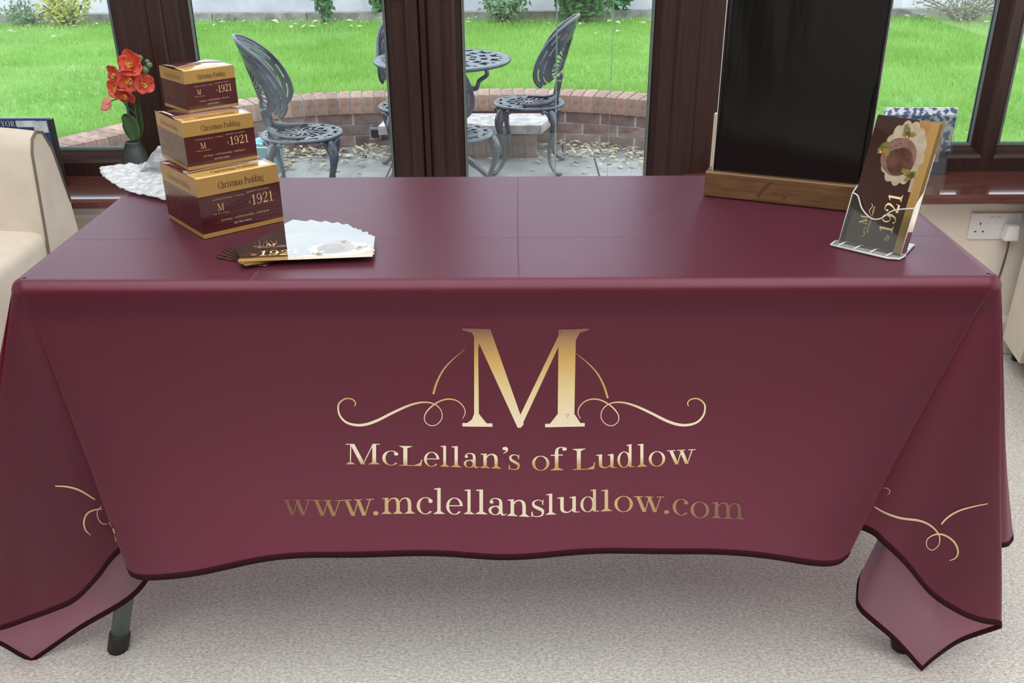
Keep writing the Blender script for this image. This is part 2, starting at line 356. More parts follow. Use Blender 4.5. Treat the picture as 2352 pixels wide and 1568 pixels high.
tag(m.build('pebbles', PEB), 'scattered stones on the flower bed by the garden wall', 'stones', kind='stuff')
gw = tag(empty('garden_wall', (0, 10.1, 0)), 'pale grey rendered garden wall behind the flower bed', 'wall')
x = -7.5; PW = mat('wall_panel_grey', (.50, .50, .52), .9, noise=(2.2, (.68, .68, .70)), bump=(25, .3, .006), var=.06)
while x < 7.5: MB().box((x+.004, 0, -.05), (x+1.82, .08, 1.7)).build('concrete_panel', PW, gw); x += 1.83

# ------------------------------------------------------------------ bushes
LF = {k: mat(k, c, .55, noise=(30, c2), trans=.3) for k, c, c2 in (('leaf_green', (.07, .19, .06), (.12, .30, .10)), ('leaf_yellow', (.42, .46, .10), (.60, .60, .18)), ('leaf_pale', (.16, .27, .13), (.25, .38, .20)), ('leaf_olive', (.16, .20, .10), (.24, .28, .14)))}
STEM = mat('brown_stem', (.10, .08, .05), .8)
def bush(name, c, rx, rz, n, lf, ls, label, mk, stems=7):
    e = tag(empty(name, (c[0], c[1], LZ)), label, 'plant'); m = MB(); st = MB()
    tips = [Vector((random.uniform(-.9, .9)*rx, random.uniform(-.5, .5)*rx, random.uniform(.5, 1)*rz)) for _ in range(stems)]
    for tp in tips: st.tube(cat([(tp.x*.15, tp.y*.15, 0), (tp.x*.5, tp.y*.5, tp.z*.6), tp], 4), [.008]*4+[.006]*4+[.003], 5)
    for i in range(n):
        tp = random.choice(tips); f = random.uniform(.25, 1.05); p = Vector((tp.x*f**1.3, tp.y*f**1.3, tp.z*f))+Vector((random.gauss(0, .16)*rx, random.gauss(0, .16)*rx, random.gauss(0, .09)*rz))
        p.z = max(p.z, .01)
        d = Vector((random.gauss(0, 1), random.gauss(0, 1), random.gauss(0, .7))).normalized(); u = d.orthogonal().normalized(); s_ = ls*random.uniform(.6, 1.2); nn = d.cross(u)
        m.add([p, p+d*s_*.5+u*s_*.28, p+d*s_-nn*s_*.12, p+d*s_*.5-u*s_*.28, p+d*s_*.5+nn*s_*.1], [(0, 1, 4), (1, 2, 4), (2, 3, 4), (3, 0, 4)])
    st.build('stems', STEM, e, True); tag(m.build('foliage', LF[lf], e), kind='stuff'); return e
def bp_(x, y, Y): p = uy(x, y, Y); return (p.x, Y)
bush('yellow_shrub', bp_(150, 30, 9.35), .30, .30, 750, 'leaf_yellow', .05, 'yellow-leaved shrub at the lawn edge, far left', 0, 12)
bush('pale_weed', bp_(50, 30, 9.4), .35, .20, 350, 'leaf_pale', .045, 'low pale green weeds left of the yellow shrub', 0, 10)
bush('leafy_plant', bp_(745, 20, 9.45), .15, .42, 300, 'leaf_green', .07, 'small upright green plant by the kerb seen above the left iron chair', 0, 5)
bush('leafy_plant', bp_(872, 5, 9.7), .14, .42, 150, 'leaf_green', .09, 'green plant half hidden by the meeting stiles of the doors', 0, 5)
bush('leafy_shrub', bp_(1150, 20, 9.45), .36, .40, 800, 'leaf_pale', .06, 'grey-green shrub just right of the meeting stiles', 0, 10)
bush('dense_shrub', bp_(1335, 25, 9.4), .42, .55, 1500, 'leaf_green', .085, 'large dense green shrub behind the right iron chair', 0, 14)
bush('trailing_shrub', bp_(1420, 0, 9.8), .25, .55, 160, 'leaf_green', .09, 'thin trailing shrub against the wall, right of the dense shrub', 0, 5)
bush('olive_weed', bp_(2215, 30, 9.25), .45, .30, 900, 'leaf_olive', .04, 'dry olive-green weeds at the lawn edge, far right', 0, 14)
# fallen leaves
LV = mat('dry_leaf', (.42, .32, .19), .8, noise=(9, (.62, .52, .36)), var=.2)
m = MB()
def dleaf(m, p, s_):
    a = random.uniform(0, 2*PI); u = Vector((cos(a), sin(a), random.uniform(-.3, .3)))*s_; v_ = Vector((-sin(a), cos(a), random.uniform(-.4, .4)))*s_*.5; z = Vector((0, 0, s_*random.uniform(.05, .35)))
    m.add([p-u, p-v_*1.0+z, p+u, p+v_+z, p+z*.3], [(0, 1, 4), (1, 2, 4), (2, 3, 4), (3, 0, 4)])
for i in range(1700):
    s_ = random.uniform(1.6, L[-1]-1.2); p, t = at_len(s_); n_ = Vector((-t.y, t.x, 0)); p = p-n_*abs(random.gauss(.03, .20)); p.z = PZ+random.uniform(.002, .03)
    dleaf(m, p, random.uniform(.012, .03))
for i in range(160): dleaf(m, Vector((random.uniform(-1.7, 1.3), random.uniform(4.6, 5.8), PZ+.006)), random.uniform(.01, .022))
tag(m.build('fallen_leaves', LV), 'drift of dry tan leaves along the foot of the brick wall', 'leaves', kind='stuff')
m = MB()
for i in range(260): dleaf(m, Vector((random.uniform(-6, 5), 9.62-abs(random.gauss(0, .5)), LZ+.03)), random.uniform(.02, .045))
tag(m.build('lawn_leaves', LV), 'dry leaves scattered over the far end of the lawn', 'leaves', kind='stuff')
# stone bench in front of the wall
be = tag(empty('stone_bench', (-.27, 5.75, PZ)), 'pale stone slab bench on dark brick base against the curved wall', 'bench')
BENCHTOP = mat('bench_stone', (.38, .34, .31), .9, noise=(22, (.62, .58, .54)), bump=(60, .4, .004))
MB().prism([(-.53, -.16), (.43, -.16), (.53, .17), (-.50, .19)], 'z', .155, .205).build('slab', BENCHTOP, be)
bk = MB().box((-.035, 0, 0), (.035, .10, .145), bev=.003).mesh('upright_brick'); bk.materials.append(BR2)
for i in range(11):
    o = bpy.data.objects.new('brick', bk); C.objects.link(o); o.parent = be; o.location = (-.40+i*.077, -.10, 0)
MB().box((-.43, -.09, 0), (.40, .12, .155)).build('mortar_core', MORT, be)

# ------------------------------------------------------------------ cast iron furniture
IRON = mat('painted_cast_iron', (.022, .030, .040), .30, noise=(14, (.055, .07, .085)), bump=(60, .1, .002), spec=.8, coat=.2)
def polar(e, name, R, z, rings, spokes, holes, th=.012, dome=0):
    """pierced disc: ring boundaries in R units, holes = {ring index: (period, solid count)}"""
    m = MB(); n = spokes; vs = []
    for r in rings:
        for k in range(n): a = 2*PI*k/n; vs.append((R*r*cos(a), R*r*sin(a), z+dome*(1-r*r)))
    fs = []
    for j in range(len(rings)-1):
        for k in range(n):
            if j in holes:
                per, sol, ph = holes[j]
                if (k+ph) % per >= sol: continue
            fs.append((j*n+k, (j+1)*n+k, (j+1)*n+(k+1) % n, j*n+(k+1) % n))
    m.add(vs, fs); return solid(m.build(name, IRON, e), th, -1)
def iron_leg(phi, R, h):
    pr = [(R*.80, h-.002), (R*.98, h-.03), (R*1.10, h-.075), (R*1.06, h-.14), (R*.93, h*.42), (R*.94, h*.20), (R*1.12, .03), (R*1.30, .012), (R*1.42, .022)]
    rr = [.020, .028, .026, .017, .013, .011, .011, .014, .012]
    P = cat([(r*cos(phi), r*sin(phi), z) for r, z in pr], 4); Q = []
    for i in range(len(P)): f = i/4; k = min(int(f), 7); Q.append(rr[k]+(rr[k+1]-rr[k])*(f-k))
    m = MB().tube(P, Q, 8, flat=.75)
    # acanthus flare under the seat
    c, s_ = cos(phi), sin(phi)
    for d in (-1, 1):
        t = Vector((-s_, c, 0))*d; b = Vector((c, s_, 0))*R*.98
        m.tube(cat([b+Vector((0, 0, h-.075)), b+t*.025+Vector((0, 0, h-.03)), b+t*.055+Vector((0, 0, h-.012)), b+t*.062+Vector((0, 0, h-.028))], 4), [.010]*12+[.005], 6)
    return m
def iron_back():
    # fan back as a polar lattice about (0,.19): outer radius by angle, bent round a vertical cylinder
    n = 96; A0, A1 = -math.radians(116), math.radians(116)
    def rad(a):
        t = abs(a)/A1; return (.262-.012*t*t-.030*max(0, t-.80)*5*max(0, t-.80)*5)
    rings = [.12, .22, .40, .60, .66, .70, .785, .818, .865, .900, .930, 1.0]
    vs = []; fs = []; R = .19
    def pos(a, r):
        q = rad(a)*r; u = q*sin(a); v = .205+q*cos(a)
        th = u/R; lean = .12*(v/.48)**1.3
        return (R-R*cos(th)-lean*1.0, R*sin(th), v)
    for r in rings:
        for k in range(n+1): vs.append(pos(A0+(A1-A0)*k/n, r))
    for j in range(len(rings)-1):
        for k in range(n):
            hole = (j in (1, 2) and k % 4 >= 2) or (j == 2 and (k//2) % 2 == 0 and k % 2) or (j == 6 and k % 10 < 7) or (j == 9 and (k+5) % 10 < 7)
            if j == 2 and k % 4 == 0: hole = False
            if hole: continue
            a = j*(n+1)+k; fs.append((a, a+1, a+n+2, a+n+1))
    m = MB().add(vs, fs); return m
def pos_stem(u, v):
    R = .19; th = u/R; lean = .12*(max(v, 0)/.48)**1.3; return Vector((R-R*cos(th)-lean, R*sin(th), v))
def iron_chair(loc, rz, label):
    e = tag(empty('garden_chair', (loc[0], loc[1], PZ), rz, label, 'chair'), group='cast iron garden chairs'); h = .38; R = .195
    polar(e, 'seat', R, h, [0.02, .12, .3, .42, .52, .62, .68, .80, .88, .93, 1.0], 72, {1: (6, 3, 0), 2: (6, 2, 1), 3: (4, 2, 0), 4: (6, 2, 3), 5: (4, 3, 0), 7: (6, 3, 0), 8: (3, 2, 0)}, .010)
    rim = MB().tube([(R*cos(2*PI*k/48), R*sin(2*PI*k/48), h-.008) for k in range(49)], .009, 6); rim.build('seat_rim', IRON, e, True)
    for k in range(4): iron_leg(PI/4+k*PI/2, R, h-.008).build('leg', IRON, e, True)
    b = solid(iron_back().build('backrest', IRON, e), .010); b.location = (-R*.90+.02, 0, h)
    rb = MB(); n = 60; A = math.radians(116)
    def rad(a):
        t = abs(a)/A; return (.262-.012*t*t-.030*max(0, t-.80)*5*max(0, t-.80)*5)
    pts = [pos_stem(rad(-A+2*A*k/n)*sin(-A+2*A*k/n), .205+rad(-A+2*A*k/n)*cos(-A+2*A*k/n)) for k in range(n+1)]
    rb.tube(pts, .008, 6); o = rb.build('back_rim', IRON, e, True); o.location = b.location
    for d in (-1, 1):
        st = MB().tube(cat([pos_stem(d*.055, .13), pos_stem(d*.05, .07), pos_stem(d*.07, .03), pos_stem(d*.12, .008)+Vector((.03, 0, 0)), pos_stem(d*.15, .003)+Vector((.08, 0, 0)), pos_stem(d*.15, .003)+Vector((.12, 0, 0))], 5), [.022]*8+[.017]*8+[.014]*10, 8, flat=.5)
        o = st.build('back_support', IRON, e, True); o.location = b.location
    st = MB().tube(cat([pos_stem(0, .16), pos_stem(0, .08), pos_stem(0, .0)], 4), .014, 8, flat=.5); o = st.build('back_support', IRON, e, True); o.location = b.location
    return e
iron_chair((-1.05, 4.71), math.radians(8), 'dark cast iron garden chair on the left, seen behind the pudding boxes')
iron_chair((.085, 5.42), math.radians(174), 'dark cast iron garden chair right of the round table, seat facing left')
iron_chair((-.30, 4.69), math.radians(50), 'cast iron garden chair mostly hidden by the door frame, only seat and legs showing')
iron_chair((-.555, 5.36), math.radians(-80), 'cast iron garden chair beyond the round table, back just showing left of the door frame')
e = tag(empty('garden_table', (-.365, 5.03, PZ)), 'round pierced cast iron table with scrolled arms on the patio', 'table')
polar(e, 'tabletop', .345, .68, [.02, .1, .2, .27, .36, .42, .52, .58, .68, .74, .84, .90, 1.0], 84, {1: (6, 3, 0), 3: (6, 3, 1), 5: (6, 3, 2), 7: (6, 3, 0), 9: (6, 3, 1), 10: (3, 2, 0)}, .012)
MB().tube([(.345*cos(2*PI*k/64), .345*sin(2*PI*k/64), .672) for k in range(65)], .010, 6).build('table_rim', IRON, e, True)
MB().lathe([(.03, .10), (.045, .13), (.03, .18), (.024, .30), (.036, .36), (.04, .42), (.028, .47), (.03, .60), (.05, .665)], 16).build('pedestal', IRON, e, True)
for k in range(3):
    ph = math.radians(-6+k*120); D = Vector((cos(ph), sin(ph), 0)); Z = Vector((0, 0, 1))
    MB().tube(cat([D*.02+Z*.46, D*.05+Z*.50, D*.10+Z*.50, D*.11+Z*.54, D*.17+Z*.53, D*.19+Z*.57, D*.23+Z*.60, D*.225+Z*.64, D*.24+Z*.672], 5), [.026]*12+[.018]*10+[.016]*30, 8, flat=.7).build('bracket', IRON, e, True)
for k in range(3):
    ph = math.radians(30+k*120+180); D = Vector((cos(ph), sin(ph), 0))
    MB().tube(cat([D*.02+Z*.46, D*.06+Z*.42, D*.085+Z*.32, D*.07+Z*.2, D*.16+Z*.16, D*.27+Z*.09, D*.33+Z*.02, D*.38+Z*.016], 5), [.028]*12+[.02]*10+[.015]*20, 8, flat=.7).build('leg', IRON, e, True)
# turquoise bucket behind the left chair
p = uz(622, 398, PZ); TQ = mat('turquoise_plastic', (.30, .58, .62), .4)
e = tag(empty('plastic_bucket', (p.x, p.y+.05, PZ)), 'pale turquoise plastic bucket standing behind the left iron chair', 'bucket')
MB().lathe([(.06, 0), (.085, .17), (.092, .172), (.092, .182), (.082, .182), (.078, .16), (.055, .01)], 28).build('body', TQ, e, True)
MB().tube([(.09*cos(a), .09*sin(a)*.5-.07, .165+.0*a) for a in [PI+PI*k/16 for k in range(17)]], .003, 6).build('bucket_handle', PLAST, e, True)
SCENE_PART2 = True

# ------------------------------------------------------------------ lettering (own serif outlines, x-height = 1)
def RG(cx, cy, rx, ry, tx, ty, a0=0, a1=360, n=28):
    out = []; k = max(4, int(n*abs(a1-a0)/360))
    for i in range(k):
        t0 = math.radians(a0+(a1-a0)*i/k); t1 = math.radians(a0+(a1-a0)*(i+1)/k)
        O = lambda t: (cx+rx*cos(t), cy+ry*sin(t)); I = lambda t: (cx+(rx-tx)*cos(t), cy+(ry-ty)*sin(t))
        out.append([O(t0), O(t1), I(t1), I(t0)])
    return out
def ST(x0, y0, x1, y1, w): return [[(x0-w/2, y0), (x0+w/2, y0), (x1+w/2, y1), (x1-w/2, y1)]]
def SF(x0, x1, y, t=.055, b=0):     # slab serif; b = bracket direction
    r = [[(x0, y), (x1, y), (x1, y+t), (x0, y+t)]]
    if b: c = (x0+x1)/2; yy = y+t if b > 0 else y; r += [[(x0+.05, yy), (x1-.05, yy), (c+.11, yy+b*.10), (c-.11, yy+b*.10)]]
    return r
def CV(pts, n=5, mn=.01):
    P = cat([(x, y, w_) for x, y, w_ in pts], n); out = []; E = []
    for i, p in enumerate(P):
        t = P[min(i+1, len(P)-1)]-P[max(i-1, 0)]; d = Vector((t.x, t.y)); d = d.normalized() if d.length > 1e-9 else Vector((1, 0)); nn = Vector((-d.y, d.x))*max(p.z, mn)/2
        E.append(((p.x+nn.x, p.y+nn.y), (p.x-nn.x, p.y-nn.y)))
    for i in range(len(E)-1): out.append([E[i][0], E[i+1][0], E[i+1][1], E[i][1]])
    return out
def DOT(x, y, r): return [[(x+r*cos(2*PI*k/14), y+r*sin(2*PI*k/14)) for k in range(14)]]
def FL(x, y, w=.2): return [[(x-w, y-.045), (x, y), (x, y-.12), (x-w*.6, y-.10), (x-w, y-.10)]]
def arch(x0, x1): return CV([(x0, .68, .05), (x0+.12, .90, .07), ((x0+x1)/2+.06, .97, .09), (x1-.05, .86, .16), (x1, .62, .17)])
G = {}
G['o'] = (RG(.5, .5, .47, .52, .16, .045), 1.0)
G['c'] = (RG(.5, .5, .46, .52, .17, .045, 48, 318)+DOT(.76, .78, .115), .92)
G['e'] = (RG(.5, .5, .46, .52, .16, .05, 0, 320)+[[(.15, .50), (.93, .50), (.93, .56), (.15, .56)]], .98)
G['l'] = (ST(.32, 0, .32, 1.45, .17)+SF(.05, .60, 0, .05, 1)+FL(.38, 1.47, .30), .64)
G['i'] = (ST(.32, 0, .32, 1.0, .17)+SF(.05, .60, 0, .05, 1)+FL(.38, 1.02, .30)+DOT(.30, 1.32, .115), .64)
G['a'] = (ST(.70, .12, .70, .72, .17)+CV([(.16, .74, .10), (.24, .92, .06), (.45, .99, .06), (.65, .90, .13), (.70, .70, .17)])+DOT(.22, .76, .10)+RG(.40, .26, .34, .28, .15, .04, 20, 360)+CV([(.70, .55, .04), (.45, .52, .05), (.2, .42, .1)])+CV([(.70, .25, .17), (.76, .05, .13), (.88, .02, .07), (1.0, .10, .03)]), 1.0)
G['n'] = (ST(.28, 0, .28, 1.0, .17)+SF(.03, .53, 0, .05, 1)+FL(.34, 1.02, .28)+arch(.34, .86)+ST(.86, 0, .86, .64, .17)+SF(.62, 1.12, 0, .05, 1), 1.15)
G['m'] = (ST(.28, 0, .28, 1.0, .17)+SF(.03, .53, 0, .05, 1)+FL(.34, 1.02, .28)+arch(.34, .84)+ST(.84, 0, .84, .64, .17)+SF(.60, 1.08, 0, .05, 1)+arch(.90, 1.40)+ST(1.40, 0, 1.40, .64, .17)+SF(1.16, 1.66, 0, .05, 1), 1.70)
G['h'] = (ST(.28, 0, .28, 1.45, .17)+SF(.03, .53, 0, .05, 1)+FL(.34, 1.47, .28)+arch(.34, .86)+ST(.86, 0, .86, .64, .17)+SF(.62, 1.12, 0, .05, 1), 1.15)
G['r'] = (ST(.28, 0, .28, 1.0, .17)+SF(.03, .56, 0, .05, 1)+FL(.34, 1.02, .28)+CV([(.34, .66, .05), (.42, .88, .07), (.60, .97, .07), (.72, .92, .08)])+DOT(.72, .86, .11), .86)
G['s'] = (CV([(.80, .70, .05), (.72, .92, .05), (.48, 1.0, .05), (.22, .88, .12), (.26, .66, .17), (.52, .50, .19), (.78, .33, .17), (.74, .08, .10), (.44, 0, .05), (.2, .08, .05), (.12, .33, .05)], 6)+[[(.80, .68), (.84, 1.0), (.80, 1.0), (.74, .70)], [(.10, .33), (.08, 0), (.13, 0), (.18, .28)]], .92)
G['u'] = (FL(.32, 1.0, .28)+CV([(.27, .98, .17), (.27, .40, .17), (.30, .14, .15), (.48, .03, .08), (.66, .08, .06), (.82, .30, .05)])+ST(.86, .04, .86, 1.0, .17)+FL(.92, 1.0, .28)+SF(.86, 1.12, 0, .05), 1.16)
G['d'] = (RG(.46, .5, .42, .52, .16, .045)+ST(.84, .02, .84, 1.45, .17)+FL(.90, 1.47, .28)+SF(.84, 1.10, 0, .05), 1.14)
G['p'] = (RG(.68, .5, .42, .52, .16, .045)+ST(.30, -.42, .30, 1.0, .17)+FL(.36, 1.02, .28)+SF(.05, .58, -.45, .05), 1.14)
G['g'] = (RG(.44, .66, .34, .34, .13, .04)+CV([(.66, .88, .05), (.80, .98, .06), (.90, .94, .09)])+CV([(.30, .36, .05), (.20, .22, .08), (.34, .12, .13), (.66, .06, .14), (.84, -.12, .10), (.72, -.34, .06), (.42, -.40, .05), (.14, -.28, .09), (.14, -.08, .06), (.30, .06, .04)], 6), .95)
def vee(x0, x1, x2, top=1.0): return ST(x0, top, x1, 0, .19)[0:1]+ST(x2, top, x1+.02, 0, .06)
G['w'] = (ST(.20, 1, .54, 0, .19)+ST(.80, 1, .56, 0, .06)+ST(.76, 1, 1.08, 0, .19)+ST(1.38, 1, 1.10, 0, .06)+SF(0, .46, .945)+SF(.56, .98, .945)+SF(1.16, 1.56, .945), 1.56)
G['f'] = (ST(.36, 0, .36, 1.15, .17)+SF(.08, .68, 0, .05, 1)+CV([(.36, 1.10, .17), (.40, 1.36, .12), (.58, 1.46, .05), (.74, 1.42, .06)])+DOT(.74, 1.34, .11)+[[(.08, .93), (.66, .93), (.66, 1.0), (.08, 1.0)]], .74)
G['t'] = (CV([(.34, 1.25, .10), (.34, 1.0, .17), (.34, .3, .17), (.40, .05, .12), (.56, .02, .05), (.68, .16, .03)])+[[(.06, .93), (.64, .93), (.64, 1.0), (.06, 1.0)]], .70)
G['C'] = (RG(.68, .70, .62, .74, .21, .05, 42, 322)+[[(1.14, 1.15), (1.18, 1.42), (1.13, 1.42), (1.04, 1.22)], [(1.14, .30), (1.20, .05), (1.15, .02), (1.05, .20)]], 1.30)
G['L'] = (ST(.36, 0, .36, 1.42, .20)+SF(.06, .70, 1.37, .05, -1)+[[(.06, 0), (1.15, 0), (1.15, .055), (.06, .055)], [(1.05, .05), (1.15, .05), (1.20, .46), (1.15, .46)], [(.80, .05), (1.12, .05), (1.13, .25)]], 1.26)
G['M'] = (ST(.28, 0, .30, 1.37, .06)+SF(.04, .54, 0, .05, 1)+SF(.02, .46, 1.37)+ST(.38, 1.42, .98, 0, .24)+ST(1.54, 1.42, .98, 0, .06)+ST(1.60, 0, 1.60, 1.40, .21)+SF(1.30, 1.90, 0, .05, 1)+SF(1.50, 1.90, 1.37), 1.94)
G['P'] = (ST(.36, 0, .36, 1.42, .20)+SF(.06, .68, 0, .05, 1)+SF(.06, .60, 1.37)+RG(.62, 1.04, .48, .38, .20, .05, -90, 90)+[[(.36, .66), (.63, .66), (.63, .71), (.36, .71)], [(.36, 1.37), (.63, 1.37), (.63, 1.42), (.36, 1.42)]], 1.16)
G['1'] = (ST(.42, 0, .42, 1.40, .20)+SF(.08, .76, 0, .05, 1)+[[(.10, 1.20), (.42, 1.42), (.42, 1.30), (.10, 1.12)]], .84)
G['9'] = (RG(.46, .98, .38, .44, .15, .045)+CV([(.84, 1.0, .10), (.84, .62, .17), (.68, .20, .14), (.40, .0, .05), (.18, .06, .06)])+DOT(.18, .15, .10), .98)
G['2'] = (CV([(.14, 1.10, .06), (.20, 1.34, .06), (.44, 1.42, .07), (.74, 1.26, .17), (.74, .96, .18), (.46, .50, .09), (.14, .16, .06)], 6)+DOT(.18, 1.12, .10)+[[(.08, 0), (.84, 0), (.86, .20), (.08, .20)], [(.78, .1), (.86, .1), (.90, .42), (.86, .42)]], 1.0)
G['T'] = (ST(.6, 0, .6, 1.40, .20)+SF(.3, .9, 0, .05, 1)+[[(.02, 1.36), (1.18, 1.36), (1.18, 1.42), (.02, 1.42)], [(.02, 1.0), (.06, 1.0), (.12, 1.40), (.02, 1.40)], [(1.14, 1.0), (1.18, 1.0), (1.18, 1.40), (1.08, 1.40)]], 1.2)
G['Y'] = (ST(.28, 1.40, .66, .66, .19)+ST(1.06, 1.40, .68, .66, .07)+ST(.66, 0, .66, .72, .19)+SF(.36, .96, 0, .05, 1)+SF(.02, .54, 1.37)+SF(.84, 1.28, 1.37), 1.3)
G['O'] = (RG(.72, .71, .66, .74, .21, .05), 1.44)
G['R'] = (G['P'][0]+ST(.62, .70, 1.12, 0, .20)+SF(1.0, 1.32, 0), 1.36)
G['K'] = (ST(.36, 0, .36, 1.42, .20)+SF(.06, .68, 0, .05, 1)+SF(.06, .66, 1.37)+ST(1.12, 1.40, .44, .62, .08)+ST(.62, .86, 1.14, 0, .20)+SF(.88, 1.36, 0)+SF(.9, 1.3, 1.37), 1.38)
G['.'] = (DOT(.22, .10, .13), .44)
G["'"] = (DOT(.2, 1.32, .115)+CV([(.28, 1.34, .10), (.27, 1.15, .07), (.12, 1.0, .03)]), .40)
G['|'] = ([[(.2, -.1), (.25, -.1), (.25, 1.1), (.2, 1.1)]], .45)
G['\u00a3'] = G['2']
G['y'] = (ST(.22, 1, .54, .05, .19)+ST(.88, 1, .40, -.36, .06)+SF(0, .48, .945)+SF(.64, 1.08, .945)+DOT(.30, -.34, .10), 1.08)
G['v'] = (ST(.22, 1, .54, 0, .19)+ST(.86, 1, .56, 0, .06)+SF(0, .48, .945)+SF(.64, 1.06, .945), 1.06)
G['k'] = (ST(.28, 0, .28, 1.45, .17)+SF(.03, .53, 0)+FL(.34, 1.47, .28)+ST(.82, .98, .36, .44, .07)+ST(.50, .62, .92, 0, .18)+SF(.70, 1.08, 0)+SF(.62, 1.02, .945), 1.1)
def bbox(polys): xs = [p[0] for q in polys for p in q]; return min(xs), max(xs)
def layout(text, space=.55, track=.06):
    out = []; x = 0
    for ch in text:
        if ch == ' ': x += space; continue
        g, a = G[ch]; out += [[(px+x, py) for px, py in q] for q in g]; x += a+track
    return out, x
def flat_text(name, text, org, ud, vd, width, xh, m, parent, off=(0, 0, 0)):
    polys, W = layout(text); org = Vector(org); ud = Vector(ud).normalized(); vd = Vector(vd).normalized(); mb = MB()
    for q in polys: mb.add([org+ud*(x/W*width)+vd*(y*xh)+Vector(off) for x, y in q], [tuple(range(len(q)))])
    return mb.build(name, m, parent)

# ------------------------------------------------------------------ folding table
TX, TY0, TY1, TZ = .757, 1.332, 1.920, .737
TABP = mat('grey_table_plastic', (.07, .07, .072), .5, bump=(200, .2, .001)); LEGM = mat('grey_green_metal', (.12, .155, .14), .35); RUB = mat('black_rubber', (.02, .02, .02), .6)
TYc = (TY0+TY1)/2
tb = tag(empty('folding_table', (0, TYc, FZ)), 'folding table under the burgundy cloth, one grey metal leg showing lower left', 'table')
def T(n, m, mt, sm=False): o = m.build(n, mt, tb, sm); o.location = (0, -TYc, -FZ); return o
T('tabletop', MB().box((-TX+.008, TY0+.006, TZ-.062), (TX-.008, TY1-.006, TZ-.002), bev=.012), TABP, True)
for sx_ in (-1, 1):
    for sy_ in (-1, 1):
        yt = TYc+sy_*.20; yb = 1.392 if sy_ < 0 else TYc+.24
        foot = Vector((sx_*.752, yb, FZ))
        top = Vector((sx_*.56, yt, TZ-.064)); d = (foot-top).normalized()
        lg = T('leg', MB().tube([top, foot-d*.03], .0165, 14), LEGM, True)
        o = MB().tube([foot-d*.040, foot-d*.038, foot+d*0], [.0185, .0195, .0195], 14).build('foot_cap', RUB, lg, True)
    T('leg_brace', MB().tube([(sx_*.60, TYc-.205, .50), (sx_*.60, TYc+.205, .50)], .012, 8), LEGM, True)
    T('hinge_strut', MB().tube([(sx_*.60, TYc, .50), (sx_*.22, TYc, TZ-.066)], .012, 8), LEGM, True)
    T('leg_bracket', MB().box((sx_*.56-.03, TYc-.22, TZ-.075), (sx_*.56+.03, TYc+.22, TZ-.062)), LEGM)

